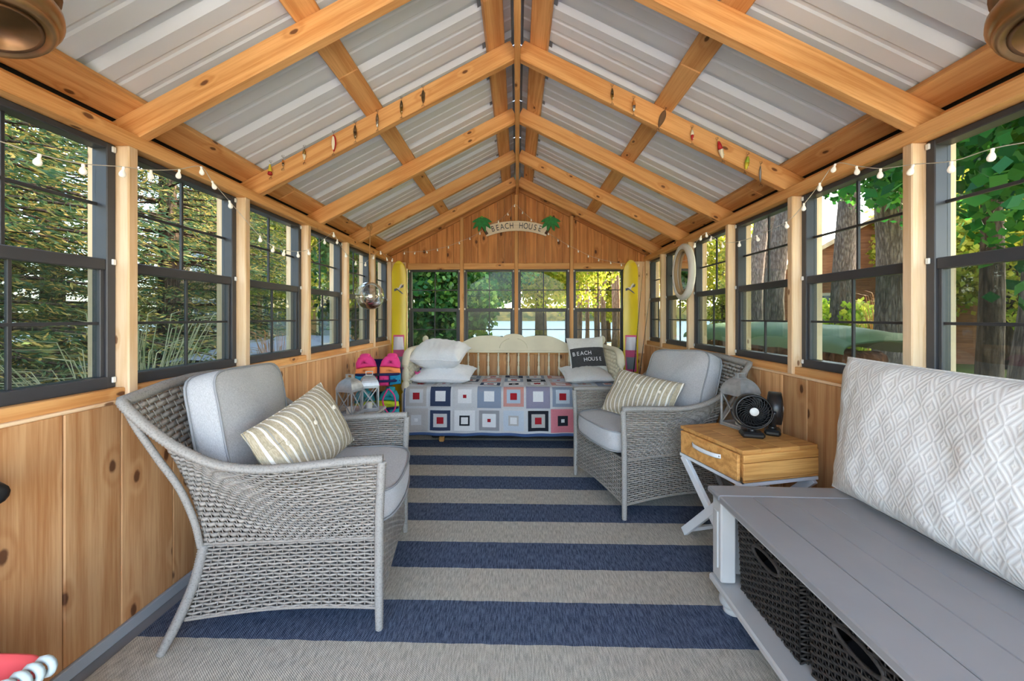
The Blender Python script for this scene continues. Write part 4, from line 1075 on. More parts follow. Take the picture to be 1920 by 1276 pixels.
# ------------------------------------------------------------------ lanterns
M_GALV = plain('galvanised_metal', C(172, 174, 176), .42, .55, var=.12, vscale=30)
M_CANDLE = plain('candle_wax', C(240, 234, 220), .6)
def lantern(loc, rz, label, pal=1.0, s=1.0):
    t = thing('lantern', label, 'lantern', loc, rz, 'galvanised metal lanterns'); a = .062*s; h = .165*s
    MB().box((0, 0, .005), (2*a+.006, 2*a+.006, .010), ch=.002).build('base', M_GALV, t)
    for sx in (-1, 1):
        for sy in (-1, 1): MB().box((sx*(a-.004), sy*(a-.004), h/2+.008), (.009, .009, h), ch=.001).build('corner_post', M_GALV, t)
    for k in range(4):
        M0 = RZ(k*PI/2)
        m = MB(); d = math.hypot(2*a-.02, h-.02); an = math.atan2(h-.02, 2*a-.02)
        for sg in (-1, 1): m.box((0, 0, 0), (d, .003, .006), M=M0 @ T(0, -a+.003+.0008*sg, h/2+.010) @ RY(sg*an))
        m.box((0, -a+.003, .016), (2*a-.01, .006, .010), M=M0).box((0, -a+.003, h+.004), (2*a-.01, .006, .012), M=M0)
        m.build('cross_bars', M_GALV, t)
        MB().box((0, -a+.006, h/2+.009), (2*a-.014, .0012, h-.012), M=M0).build('glass_pane', M_GLASS, t)
    # domed roof with square plan
    m = MB(); prof = [(1.03, 0), (1.03, .005), (1.0, .014), (.95, .026), (.86, .040), (.73, .053), (.58, .063), (.42, .070), (.36, .072), (.36, .076)]
    vs = []; fs = []
    for r, z in prof:
        for (x, y) in ((-1, -1), (1, -1), (1, 1), (-1, 1)): vs.append((x*a*r, y*a*r, h+.010+z*s))
    for i in range(len(prof)-1):
        for k in range(4): fs.append((i*4+k, i*4+(k+1) % 4, i*4+4+(k+1) % 4, i*4+4+k))
    fs.append(tuple((len(prof)-1)*4+k for k in range(4)))
    m.add(vs, fs).build('domed_roof', M_GALV, t)
    z = h+.010+.076*s
    m = MB(); m.box((-.022, 0, z+.010), (.004, .022, .022)).box((.022, 0, z+.010), (.004, .022, .022)).box((0, 0, z+.022), (.052, .024, .004)); m.build('handle', M_GALV, t)
    MB().lathe([(.021, .010), (.022, .012), (.022, .05), (.019, .053), (0, .050)], 16).build('candle', M_CANDLE, t, True)
lantern((-1.135, 2.645, .546), math.radians(-14), 'galvanised lantern with glass sides on the box table, nearer the wicker armchair')
lantern((-1.060, 2.800, .546), math.radians(24), 'galvanised lantern with glass sides on the box table, nearer the life vests')
lantern((1.225, 2.205, .606), math.radians(18), 'galvanised lantern with glass sides on the wooden side table', s=1.08)

# ------------------------------------------------------------------ two desk fans
M_FAN = plain('fan_black_plastic', C(28, 28, 30), .35, spec=.5)
def fan(loc, rz, label):
    t = thing('desk_fan', label, 'fan', loc, rz, 'small black desk fans')
    R = .083; zc = .135
    MB().box((0, .01, .015), (.105, .072, .030), ch=.010).build('base', M_FAN, t)
    MB().lathe([(.022, 0), (.018, .01), (.015, .018)], 12, M=T(0, .01, .028)).build('swivel', M_FAN, t, True)
    m = MB(); m.tube([(.093*math.sin(a), .006, zc-.093*math.cos(a)) for a in [(-1.55+3.1*i/20) for i in range(21)]], [(.004, .011)]*21, 8, flat=(0, 1, 0) and None); m.build('yoke', M_FAN, t, True)
    hd = MB().lathe([(R*.92, -.030), (R, -.026), (R, .026), (R*.92, .030), (R*.90, .028), (R*.965, .022), (R*.965, -.022), (R*.90, -.028), (R*.92, -.030)], 40, M=T(0, 0, zc) @ RX(PI/2)).build('housing', M_FAN, t, True)
    for sd in (1, -1):
        m = MB()
        for k in range(26):
            a0 = 2*PI*k/26; pts = []
            for i in range(7):
                r = .020+(R*.93-.020)*i/6; a = a0+.75*(i/6)**1.2*sd; pts.append((r*math.cos(a), -sd*(.027+.007*math.sin(PI*(1-i/6)*.5)), zc+r*math.sin(a)))
            m.tube(pts, .0016, 4)
        for rr in (R*.5, R*.75): m.tube([(rr*math.cos(a*PI/16), -sd*.031, zc+rr*math.sin(a*PI/16)) for a in range(32)], .0011, 4, closed=True)
        g = m.build('front_grille' if sd > 0 else 'rear_grille', M_FAN, t, True)
        MB().lathe([(0, 0), (.021, 0), (.020, .006), (0, .008)], 20, M=T(0, -sd*.030, zc) @ RX(sd*PI/2)).build('badge', M_WHITEPL if sd > 0 else M_FAN, g, True)
    m = MB()
    for k in range(5):
        a = 2*PI*k/5
        vs = []
        for i in range(5):
            r = .016+(R*.86-.016)*i/4; w = .012+.026*i/4
            for e in (-1, 1): vs.append((r*math.cos(a+e*w/r*.5) if r > .03 else r*math.cos(a+e*.5), e*.010, zc+(r*math.sin(a+e*w/r*.5) if r > .03 else r*math.sin(a+e*.5))))
        m.add(vs, [(2*i, 2*i+1, 2*i+3, 2*i+2) for i in range(4)])
    m.lathe([(0, -.012), (.017, -.01), (.017, .012), (0, .014)], 14, M=T(0, 0, zc) @ RX(PI/2)); m.build('blades', M_FAN, t)
fan((1.175, 2.005, .606), math.radians(-16), 'black desk fan on the wooden side table, beside the lantern')
fan((1.322, 2.062, .606), math.radians(58), 'black desk fan on the wooden side table, between the other fan and the wall')

# ------------------------------------------------------------------ beach house sign
M_SIGN = wood('driftwood_board', C(244, 230, 210), C(230, 212, 188), C(170, 140, 110), knots=.01, var=.05)
M_SIGNINK = plain('sign_blue_grey_ink', C(52, 66, 80), .7); M_PALM = plain('palm_green', C(38, 136, 66), .5, var=.25, vscale=40); M_PALM2 = plain('palm_light_green', C(120, 186, 70), .5); M_BARK_S = plain('palm_bark_paint', C(92, 66, 58), .7)
def sign():
    t = thing('beach_house_sign', 'curved BEACH HOUSE sign with painted palm trees on the gable wall', 'sign', (-.012, D-.022, 2.245))
    R = 1.02; n = 20; a0 = .375; ht = .058
    outer = [((R+ht)*math.sin(-a0+2*a0*i/n), (R+ht)*math.cos(-a0+2*a0*i/n)-R) for i in range(n+1)]
    inner = [((R-ht)*math.sin(-a0+2*a0*i/n), (R-ht)*math.cos(-a0+2*a0*i/n)-R) for i in range(n+1)]
    F = T(0, 0, .045) @ RX(PI/2)
    MB().prism(inner+outer[::-1], -.006, .008, M=F).build('board', M_SIGN, t)
    word = 'BEACH HOUSE'
    for i, chh in enumerate(word):
        if chh == ' ': continue
        a = -.275+.55*i/(len(word)-1)
        text_mesh(chh, .098, .0015, 'letter', M_SIGNINK, t, F @ T(R*math.sin(a), R*math.cos(a)-R, .0095) @ RZ(-a), .72)
    for sg in (-1, 1):
        p = MB(); base = Vector((sg*.345, -.100)); tip = Vector((sg*.405, .055))
        pts = [(base.x+(tip.x-base.x)*k/8+sg*.014*math.sin(PI*k/8), base.y+(tip.y-base.y)*k/8, .012) for k in range(9)]
        p.tube([F @ Vector(q) for q in pts], [.017-.006*k/8 for k in range(9)], 8); p.build('palm_trunk', M_BARK_S, t, True)
        for k, (ang, ln) in enumerate(((95, .075), (55, .105), (125, .105), (20, .125), (160, .125), (-20, .115), (200, .115), (-60, .085), (240, .085))):
            a = math.radians(ang); sd_ = 1 if math.cos(a) >= 0 else -1; L = ln; m = MB(); up_, dn = [], []
            for i in range(9):
                u = i/8; x = L*u*math.cos(a); y = L*u*math.sin(a)-.055*u*u*(1.0 if abs(math.cos(a)) > .1 else .2); w = .024*math.sin(PI*min(1, u*.92+.08))**.7*(1 if u < 1 else 0)
                nx, ny = -math.sin(a), math.cos(a); up_.append((tip.x+x+nx*w, tip.y+y+ny*w)); dn.append((tip.x+x-nx*w, tip.y+y-ny*w))
            m.prism(dn+up_[::-1], .012+.0022*k, .017+.0022*k, M=F); m.build('palm_leaf', M_PALM if k not in (0,) else M_PALM2, t)
sign()

# ------------------------------------------------------------------ mirror, hanging glass globe
M_MIRROR = plain('mirror_glass', (.9, .9, .9, 1), .02, 1)
def mirror():
    t = thing('oval_mirror', 'oval mirror with a thick white and tan rope-like frame on the window post', 'mirror', (1.480, 3.515, 1.605), math.radians(0))
    A, B = .205, .245
    def el(a, s): return (0, A*s*math.cos(a), B*s*math.sin(a))
    Mx = T(-.008, 0, 0) @ RZ(math.radians(-1.5))
    n = 48
    m = MB(); m.add([Mx @ Vector(el(2*PI*k/n, .80)) for k in range(n)], [tuple(range(n))[::-1]]); m.build('mirror_glass', M_MIRROR, t)
    for nm, s0, r, mt, dx in (('outer_frame', .90, .030, M_EXT, -.010), ('inner_band', .80, .016, plain('mirror_tan', C(176, 148, 112), .7), -.016)):
        m = MB(); m.tube([Mx @ (Vector(el(2*PI*k/n, s0))+Vector((dx, 0, 0))) for k in range(n)], r, 10, closed=True); m.build(nm, mt, t, True)
    m = MB(); m.add([Mx @ (Vector(el(2*PI*k/n, .93))+Vector((.018, 0, 0))) for k in range(n)], [tuple(range(n))]); m.build('mirror_back', M_BLACKGAP, t)
mirror()
def globe():
    t = thing('hanging_glass_globe', 'clear glass globe with pebbles and bark hanging on a rope from a rafter', 'hanging globe', (-1.396, 3.70, 1.41))
    R = .132; n = 28; vs = []
    prof = [(R*math.sin(PI*i/18), -R*math.cos(PI*i/18)) for i in range(19)]
    # sphere with a round opening at the front
    m = MB(); vs = []; fs = []; axis = Vector((.45, -.85, .30)).normalized()
    cnt = 32
    for i in range(19):
        for k in range(cnt):
            th = PI*i/18; ph = 2*PI*k/cnt; vs.append(Vector((R*math.sin(th)*math.cos(ph), R*math.sin(th)*math.sin(ph), -R*math.cos(th))))
    for i in range(18):
        for k in range(cnt):
            q = (i*cnt+k, i*cnt+(k+1) % cnt, (i+1)*cnt+(k+1) % cnt, (i+1)*cnt+k); c = sum((vs[j] for j in q), Vector())/4
            if c.normalized().dot(axis) < .82: fs.append(q)
    m.add(vs, fs); m.build('glass_bowl', glass('globe_glass', (.86, .88, .90, 1), 4.2), t, True)
    u = axis.cross(Vector((0, 0, 1))).normalized(); w = axis.cross(u); rr = R*.57; m = MB()
    m.tube([axis*(R*.815)+u*(rr*math.cos(a*PI/16))+w*(rr*math.sin(a*PI/16)) for a in range(32)], .004, 6, closed=True); m.build('opening_rim', M_STEEL, t, True)
    MB().lathe([(0, -.126), (.05, -.118), (.088, -.092), (.098, -.078), (.06, -.066), (0, -.062)], 20).build('bark_bed', plain('bark_chips', C(110, 62, 44), .9, var=.4, vscale=40, bump=.8, bscale=60), t, True)
    rn = random.Random(4)
    for k in range(9):
        m = MB(); r = rn.uniform(.012, .022); a = rn.uniform(0, 6.28); d = rn.uniform(.0, .06)
        m.lathe([(r*math.sin(PI*i/6), -r*.7*math.cos(PI*i/6)) for i in range(7)], 9, M=T(d*math.cos(a), d*math.sin(a), -.062+r*.7)); m.build('pebble', plain('pebble_%d' % k, C(150+rn.randint(0, 60), 146+rn.randint(0, 50), 140+rn.randint(0, 50)), .7), t, True)
    m = MB(); m.tube(spline([(0, 0, R-.004), (.006, 0, R+.05), (-.004, 0, .30), (.002, 0, .50), (0, 0.005, .60), (0, .02, .69)], 40), [.006 if i % 2 else .0048 for i in range(41)], 6); m.build('rope', plain('jute_rope', C(196, 150, 98), .9, bump=.6, bscale=300), t, True)
    m = MB()
    for a in range(4): m.tube([(.022*math.cos(b*PI/8)+.004*a-.006, -.008-.004*a, .645+.034*math.sin(b*PI/8)) for b in range(16)], .005, 6, closed=True)
    m.build('rope_knot', bpy.data.materials['jute_rope'], t, True)
globe()

# ------------------------------------------------------------------ fishing lures pinned along the second rafter
M_HOOK = plain('hook_steel', C(70, 70, 72), .35, 1)
LC = {'brass': plain('lure_brass', C(150, 118, 62), .3, .9, var=.3, vscale=90), 'bronze': plain('lure_bronze', C(96, 78, 56), .4, .7, var=.3, vscale=90), 'silver': plain('lure_silver', C(176, 178, 182), .25, .9), 'yellow': plain('lure_yellow', C(214, 196, 60), .4), 'red': plain('lure_red', C(176, 34, 38), .35), 'cream': plain('lure_cream', C(238, 226, 200), .4), 'amber': plain('lure_amber', C(186, 112, 40), .35), 'green': plain('lure_green', C(150, 168, 48), .4), 'brown': plain('lure_brown', C(122, 96, 74), .35, .3)}
def lure(x, z, kind, label, roll=0.0):
    c1, c2, L, w, shape = kind
    t = thing('fishing_lure', label, 'fishing lure', (x, 2.2445, z), 0, 'fishing lures pinned along the rafter')
    A = RY(roll)
    if shape == 'spoon':
        m = MB(); m.grid(lambda u, v: tuple(A @ Vector(((u-.5)*2*w*math.sin(PI*min(1, max(0.001, v*.92+.04)))**.7*(1.25-.5*v), -.005+.006*(2*u-1)**2-.003, L/2-L*v))), 10, 14)
        m.grid(lambda u, v: tuple(A @ Vector(((.5-u)*2*w*math.sin(PI*min(1, max(0.001, v*.92+.04)))**.7*(1.25-.5*v), -.0035+.006*(2*u-1)**2-.003, L/2-L*v))), 10, 14)
        m.build('spoon_blade', [LC[c1]], t, True)
        if c2: 
            m = MB(); m.grid(lambda u, v: tuple(A @ Vector(((u-.5)*1.3*w*math.sin(PI*(v*.8+.1))**.7, -.0095, L*.40-L*.8*v))), 6, 10); m.build('painted_stripe', LC[c2], t, True)
    else:
        pr = [(0, L/2), (w*.45, L*.46), (w*.85, L*.25), (w, 0), (w*.8, -L*.25), (w*.4, -L*.45), (0, -L/2)]
        if shape == 'popper': pr = [(0, L/2), (w*.35, L*.47), (w*.6, L*.2), (w*.9, -L*.2), (w*1.1, -L*.45), (w*.9, -L*.5), (0, -L*.44)]
        cut = 3
        m = MB().lathe([(r, zz) for r, zz in pr[:cut+1]], 12, M=A @ T(0, -w-.001, 0)); m.build('lure_body_top', LC[c1], t, True)
        m = MB().lathe([(r, zz) for r, zz in pr[cut:]], 12, M=A @ T(0, -w-.001, 0)); m.build('lure_body_tail', LC[c2 or c1], t, True)
        MB().lathe([(0, 0), (.003, .001), (0, .003)], 8, M=A @ T(w*.5, -w*1.7, -L*.33) @ RX(PI/2)).build('eye', LC['cream'], t)
    for zz, sg in ((L/2, 1), (-L/2, -1)):
        m = MB(); m.tube([A @ Vector(p) for p in ((0, -.004, zz), (0, -.004, zz+sg*.012))], .0009, 4)
        for k in range(3):
            an = 2*PI*k/3+.5
            m.tube([A @ Vector((.0075*math.sin(b)*math.cos(an)*1.2 if b > 0 else 0, -.006-.004*abs(math.sin(an))*math.sin(b), zz+sg*(.012+.009*(1-math.cos(b))*.8))) for b in (0, .6, 1.2, 1.8, 2.4)], .0008, 4)
        m.build('treble_hook', M_HOOK, t)
LK = [(-1.421, 2.055, ('yellow', 'red', .062, .012, 'popper'), 'yellow and red popper lure on the rafter, closest to the left eave'), (-1.349, 2.095, ('amber', 'bronze', .040, .006, 'minnow'), 'tiny amber lure on the rafter next to the yellow and red popper'), (-1.223, 2.140, ('brass', 'cream', .062, .009, 'minnow'), 'brass lure with pale belly between the tiny amber lure and the white spoon'),
      (-1.055, 2.205, ('red', 'cream', .095, .014, 'spoon'), 'white spoon lure with red edge on the left rafter'), (-.928, 2.265, ('bronze', None, .080, .009, 'minnow'), 'dark bronze lure on the left rafter beside the white spoon'), (-.800, 2.330, ('brown', 'silver', .080, .009, 'minnow'), 'brown lure with silver tail on the left rafter near the middle purlin'), (-.661, 2.402, ('bronze', 'brass', .082, .009, 'minnow'), 'slim bronze and brass lure on the left rafter, second from the ridge'), (-.538, 2.466, ('brown', 'bronze', .075, .011, 'spoon'), 'mottled brown spoon lure on the left rafter, closest to the ridge'),
      (.534, 2.460, ('bronze', 'brass', .070, .008, 'minnow'), 'dark slim lure on the right rafter, closest to the ridge'), (.654, 2.392, ('amber', 'silver', .066, .010, 'minnow'), 'amber lure with silver tail on the right rafter'), (.813, 2.322, ('brown', None, .100, .017, 'spoon'), 'broad brown spoon lure tilted beside the right purlin'), (.979, 2.225, ('cream', 'red', .062, .0085, 'minnow'), 'cream and red minnow lure on the right rafter'),
      (1.133, 2.140, ('red', 'cream', .100, .013, 'minnow'), 'long cream lure with a red head on the right rafter'), (1.278, 2.065, ('green', 'yellow', .075, .012, 'minnow'), 'lime green frog-coloured lure on the right rafter'), (1.358, 2.005, ('silver', None, .090, .007, 'spoon'), 'slim silver spoon lure on the right rafter, closest to the eave')]
for k, (x, z, kd, lb) in enumerate(LK): lure(x, z, kd, lb, {10: .35, 12: -.25, 13: .15}.get(k, 0))

# ------------------------------------------------------------------ string lights
M_WIRE = plain('clear_wire', C(214, 206, 196), .5); 
def bulb_mat():
    N = NT('frosted_bulb'); b = N.bsdf(C(246, 244, 240), .35); b.inputs['Emission Color'].default_value = (1, .86, .66, 1); b.inputs['Emission Strength'].default_value = .04; return N.mat
M_BULB = bulb_mat()
def bulb_mesh(s=1.0):
    return MB().lathe([(.0035*s, .012*s), (.006*s, .010*s), (.006*s, .0), (.005*s, -.003*s), (.010*s, -.013*s), (.0135*s, -.024*s), (.012*s, -.033*s), (.006*s, -.039*s), (0, -.040*s)], 12)
def light_string(name, label, pts, s, off):
    t = thing(name, label, 'string lights', (0, 0, 0), 0, 'globe string lights')
    MB().tube(spline(pts, len(pts)*4), .0016, 5).build('wire', M_WIRE, t, True)
    first = None
    for p in pts:
        if first is None: first = bulb_mesh(s).build('bulb', M_BULB, t, True); o = first
        else: o = first.copy(); COL.objects.link(o); o.parent = t
        o.location = (p[0]+off[0], p[1]+off[1], p[2]-.012*s); o.rotation_euler = (random.uniform(-.25, .25), random.uniform(-.25, .25), 0)
XL = -1.472
light_string('string_lights', 'white globe string lights draped along the left window posts', [(XL, .35, 1.70), (XL, .62, 1.80), (XL, .85, 1.74), (XL, 1.02, 1.71)]+[(XL, y, z+.02) for y, z in ((1.174, 1.688), (1.297, 1.705), (1.433, 1.747), (1.544, 1.776), (1.676, 1.828), (1.797, 1.887), (1.865, 1.843), (1.977, 1.782), (2.215, 1.653), (2.338, 1.616), (2.447, 1.611), (2.604, 1.626), (2.738, 1.663), (2.969, 1.782), (3.117, 1.866), (3.182, 1.823), (3.342, 1.739), (3.55, 1.70), (3.78, 1.72), (4.0, 1.82), (4.2, 1.90), (4.40, 1.86), (4.60, 1.88))], .78, (.004, 0))
light_string('string_lights', 'white globe string lights draped along the right window posts', [(-XL, .42, 1.70), (-XL, .68, 1.82), (-XL, .95, 1.73), (-XL, 1.10, 1.70)]+[(-XL, y, z+.02) for y, z in ((1.259, 1.708), (1.374, 1.714), (1.506, 1.754), (1.635, 1.787), (1.747, 1.84), (1.865, 1.896), (1.955, 1.839), (2.062, 1.771), (2.194, 1.709), (2.457, 1.69), (2.65, 1.69), (2.866, 1.722), (3.03, 1.80), (3.105, 1.846), (3.194, 1.84), (3.30, 1.80))], .78, (-.004, 0))
light_string('string_lights', 'small warm string lights strung across the gable wall around the sign', [(x, 4.672, z+.015) for x, z in ((-1.344, 1.972), (-1.217, 1.972), (-1.076, 1.984), (-.949, 2.009), (-.816, 2.04), (-.689, 2.09), (-.562, 2.14), (-.442, 2.202), (-.34, 2.28), (-.221, 2.34), (-.113, 2.427), (-.031, 2.527), (.063, 2.445), (.163, 2.356), (.255, 2.28), (.364, 2.191), (.477, 2.115), (.596, 2.046), (.715, 1.985), (.833, 1.926), (.958, 1.881), (1.094, 1.849), (1.219, 1.824), (1.33, 1.82), (1.423, 1.817))], .62, (0, -.008))

# ------------------------------------------------------------------ bronze lamps by the eaves
M_BRONZE = plain('aged_bronze', C(176, 140, 100), .32, .85, var=.25, vscale=10); M_BRONZED = plain('dark_bronze', C(128, 96, 70), .4, .8, var=.2, vscale=14)
def lampglass():
    N = NT('lamp_frosted_glass'); b = N.bsdf(C(250, 240, 230), .3); b.inputs['Emission Color'].default_value = (1, .88, .72, 1); b.inputs['Emission Strength'].default_value = .15; return N.mat
M_LAMPG = lampglass()
def lamp(x, y, z, label, sg):
    t = thing('bronze_lamp', label, 'lamp', (x, y, z), 0, 'bronze lamps under the eaves')
    A = RX(0) @ RY(sg*.42)
    MB().lathe([(0, .006), (.070, .004), (.078, .000), (.084, -.003), (.090, .004), (.094, .008), (.090, .014), (.100, .018), (.112, .034), (.115, .048), (.110, .064), (.098, .072), (.082, .078)], 40, M=A).build('lamp_drum', M_BRONZE, t, True)
    MB().lathe([(0, .0045), (.062, .003), (.066, -.001), (.070, .003)], 40, M=A @ T(0, 0, -.003)).build('bottom_cap', M_BRONZED, t, True)
    MB().lathe([(.078, .078), (.095, .095), (.118, .110), (.130, .118), (.128, .124), (.105, .130), (.060, .165), (.030, .185), (.016, .20), (0, .20)], 40, M=A).build('lamp_hood', M_BRONZED, t, True)
    MB().lathe([(.022*math.sin(PI*k/8), -.034*math.cos(PI*k/8)) for k in range(9)], 16, M=A @ T(-sg*.128, -.03, .098) @ RY(sg*1.0)).build('glass_tip', M_LAMPG, t, True)
    top = A @ Vector((0, 0, .195)); zz = ZR-SL*abs(x)-z
    MB().tube(spline([top, top+Vector((0, 0, .03)), (sg*.02, 0, zz-.03), (sg*.02, 0, zz+.012)], 14), .008, 8).build('hanging_rod', M_BRONZED, t, True)
    MB().lathe([(0, -.02), (.03, -.018), (.034, -.004), (.034, .0)], 20, M=T(sg*.02, 0, zz+.010) @ RY(-sg*math.atan(SL)*-1)).build('ceiling_rose', M_BRONZED, t, True)
lamp(-1.130, .83, 1.835, 'aged bronze lamp hanging from the left rafter near the eave', -1)
lamp(1.100, .83, 1.785, 'aged bronze lamp hanging from the right rafter near the eave', 1)

# ------------------------------------------------------------------ tub with brush, paddle at the near left
M_CORAL = plain('coral_plastic', C(232, 92, 98), .4, spec=.5)
def tub():
    t = thing('coral_tub', 'coral plastic tub with rope handles standing by the left wall', 'tub', (-1.300, .80, .0))
    h = .345; a, b = .135, .17
    def ring(s, k, n=40):
        th = 2*PI*k/n; c, sn = math.cos(th), math.sin(th); e = 4; r = (abs(c)**e+abs(sn)**e)**(-1/e); return (c*r*a*s, sn*r*b*s)
    vs = []; fs = []; n = 40
    for s, z in ((.78, 0), (.80, .002), (.97, h-.02), (1.04, h-.015), (1.05, h), (1.02, h), (.95, h-.012), (.76, .012)):
        for k in range(n): x, y = ring(s, k, n); vs.append((x, y, z))
    for i in range(7):
        for k in range(n): l = (k+1) % n; fs.append((i*n+k, i*n+l, i*n+n+l, i*n+n+k))
    fs += [tuple(range(n))[::-1], tuple(7*n+k for k in range(n))]
    MB().add(vs, fs).build('tub_shell', M_CORAL, t, True)
    m = MB()
    for k in range(5):
        cx, cy = .128-.004*k, .150-.022*k
        m.tube([(cx+.020*math.cos(q*PI/6), cy, h-.006+.020*math.sin(q*PI/6)) for q in range(12)], .0085, 6, closed=True)
    m.build('rope_handle', plain('pale_blue_rope', C(196, 212, 214), .9), t, True)
tub()
br = thing('scrub_brush', 'white scrub brush with bristles lying in the coral tub', 'brush', (-1.255, .87, .315), math.radians(20))
MB().lathe([(0, 0), (.022, .002), (.026, .012), (.020, .022), (0, .026)], 18, M=RY(PI/2) @ T(0, 0, -.01)).build('brush_head', M_WHITEPL, br, True)
m = MB(); rn = random.Random(2)
for k in range(70):
    a = rn.uniform(0, 6.28); r = rn.uniform(0, .022); m.tube([(.012, r*math.cos(a), r*math.sin(a)), (.038, r*1.25*math.cos(a), r*1.25*math.sin(a))], .0008, 3)
bo = m.build('bristles', M_WHITEPL, br); bo['kind'] = 'stuff'
MB().tube([(-.008, 0, 0), (-.04, -.03, -.03), (-.07, -.08, -.08), (-.06, -.05, -.284)], [.010, .012, .012, .010], 8).build('brush_handle', plain('pale_teal_plastic', C(176, 200, 204), .5), br, True)
pd = thing('canoe_paddle', 'black-gripped canoe paddle leaning against the left wall beside the coral tub', 'paddle', (-1.437, 1.035, .0), 0)
Mp = RX(math.radians(2)) @ RY(math.radians(-1))
MB().tube([(0, 0, .30), (0, 0, .74)], .013, 8, M=Mp).build('shaft', M_STEEL, pd, True)
def bl(u, v):
    w = .065*(math.sin(PI*min(1, (v*.86+.10)))**.5); return ((u-.5)*2*w, .004*math.cos((u-.5)*PI), .40*v)
m = MB(); m.grid(bl, 10, 16, M=Mp); m.grid(lambda u, v: (bl(1-u, v)[0], bl(u, v)[1]-.010, bl(u, v)[2]), 10, 16, M=Mp); m.build('blade', M_FAN, pd, True)
MB().tube([(-.082, 0, .735), (-.076, 0, .735), (-.05, 0, .735), (.05, 0, .735), (.076, 0, .735), (.082, 0, .735)], [.010, .026, .036, .036, .026, .010], 12, M=Mp).build('grip', M_FAN, pd, True)
# ------------------------------------------------------------------ outdoors
GZ = -.25
def lawn():
    N = NT('lawn'); co = N.coord()
    a = N.noise(co, .35, 3); b = N.noise(co, 14, 4, .7); c = N.noise(co, 90, 2)
    col = N.mix(N.mr(b, .3, .7), C(86, 98, 46), C(122, 130, 62)); col = N.mix(N.mr(a, .45, .62, 0, .5), col, C(112, 96, 58))
    N.bsdf(col, .95, 0, N.bump(N.math('ADD', b, c), .8, .05), .1); mat = N.mat
    rn = np.random.RandomState(3)
    def gz(x, y): return GZ-.05*max(0, (y-9)/10)+.05*mnoise.noise(Vector((x*.2, y*.2, 0)))
    m = MB(); m.grid(lambda u, v: (-60+120*u, -40+64*v, gz(-60+120*u, -40+64*v) if not (abs(-60+120*u) < 2.6 and -3 < -40+64*v < 6.5) else GZ), 80, 48)
    o = m.build('lawn', mat, None, True); o['kind'] = 'structure'
    N = NT('lake_water'); co = N.coord(); nz = N.noise(N.vmath('MULTIPLY', co, (.6, 2.2, 1)), 1, 3)
    df = N.n('BsdfDiffuse', None, Color=C(84, 98, 110)); gl = N.n('BsdfGlossy', None, Color=(.8, .86, .92, 1), Roughness=.15, Normal=N.bump(nz, .25, .05)); mx = N.t.nodes.new('ShaderNodeMixShader'); N.set(mx, 0, .10); N.set(mx, 1, df.outputs[0]); N.set(mx, 2, gl.outputs[0]); N.t.links.new(mx.outputs[0], N.out.inputs[0])
    o = MB().box((0, 150, -.62), (600, 260, .1)).build('lake', N.mat); o['kind'] = 'structure'
    # far shore hills with wooded outline
    N = NT('wooded_hills'); co = N.coord(); n1 = N.noise(co, .25, 5, .7)
    N.bsdf(N.mix(N.mr(n1, .35, .65), C(40, 50, 36), C(88, 78, 48)), 1, 0, None, 0)
    def hill(u, v):
        x = -260+520*u; h = 7+2.2*mnoise.noise(Vector((x*.02, 0, 3)))+1.6*mnoise.noise(Vector((x*.35, v*9, 1)))+.9*mnoise.noise(Vector((x*1.1, v*20, 5)))
        return (x, 195+60*v, -.6+h*math.sin(PI/2*min(1, v*2.4))**.8 if v > 0 else -.7)
    o = MB().grid(hill, 420, 14).build('far_shore', N.mat, None, True); o['kind'] = 'structure'
    def strip(name, pts, mat, z):
        o = MB().add([(x, y, z) for x, y in pts], [tuple(range(len(pts)))]).build(name, mat); o['kind'] = 'structure'
    strip('driveway', [(-30, 12.5), (-4.2, 10.0), (-3.2, 11.6), (-30, 16)], plain('asphalt', C(122, 126, 134), .9, var=.08, vscale=3), GZ+.045)
    strip('beach_strip', [(-14, 20.5), (14, 20.5), (14, 22.6), (-14, 22.6)], plain('beach_sand', C(212, 190, 150), .9, var=.1, vscale=2), GZ-.02)
lawn()

def leafmat(name, cols, trans=.35, rough=.6):
    N = NT(name); g = N.t.nodes.new('ShaderNodeNewGeometry')
    c = N.ramp(g.outputs['Random Per Island'], [(i/(len(cols)-1), q) for i, q in enumerate(cols)])
    d = N.n('BsdfPrincipled', None, Base_Color=c, Roughness=rough); d.inputs['Specular IOR Level'].default_value = .25
    tr = N.n('BsdfTranslucent', None, Color=c); mx = N.t.nodes.new('ShaderNodeMixShader'); N.set(mx, 0, trans); N.set(mx, 1, d.outputs[0]); N.set(mx, 2, tr.outputs[0])
    N.t.links.new(mx.outputs[0], N.out.inputs[0]); return N.mat
def bark(name, c1, c2):
    N = NT(name); co = N.coord(); v = N.vmath('MULTIPLY', co, (9, 9, 2.2)); n1 = N.noise(v, 2.2, 5, .75); vo = N.n('TexVoronoi', {'feature': 'DISTANCE_TO_EDGE'}, Vector=N.vmath('MULTIPLY', co, (22, 22, 4.0)), Scale=1.0)
    h = N.math('ADD', n1, N.math('MULTIPLY', N.mr(vo.outputs[0], 0, .35), .22))
    N.bsdf(N.mix(N.mr(h, .35, .95), c1, c2), .95, 0, N.bump(h, 1.0, .04), .1); return N.mat
B_PINE = bark('pine_bark', C(84, 72, 66), C(156, 138, 126)); B_DARK = bark('spruce_bark', C(60, 48, 40), C(116, 98, 84))
F_SPRUCE = leafmat('spruce_needles', [C(44, 72, 48), C(70, 100, 60), C(104, 118, 62), C(196, 164, 84)], .35)  # last gold tone puts backlit needles into the colour
F_PINE = leafmat('pine_needles', [C(60, 84, 44), C(108, 122, 54), C(160, 148, 66)], .3)
F_GREEN = leafmat('maple_leaves', [C(26, 76, 34), C(46, 112, 44), C(90, 146, 56)], .4)
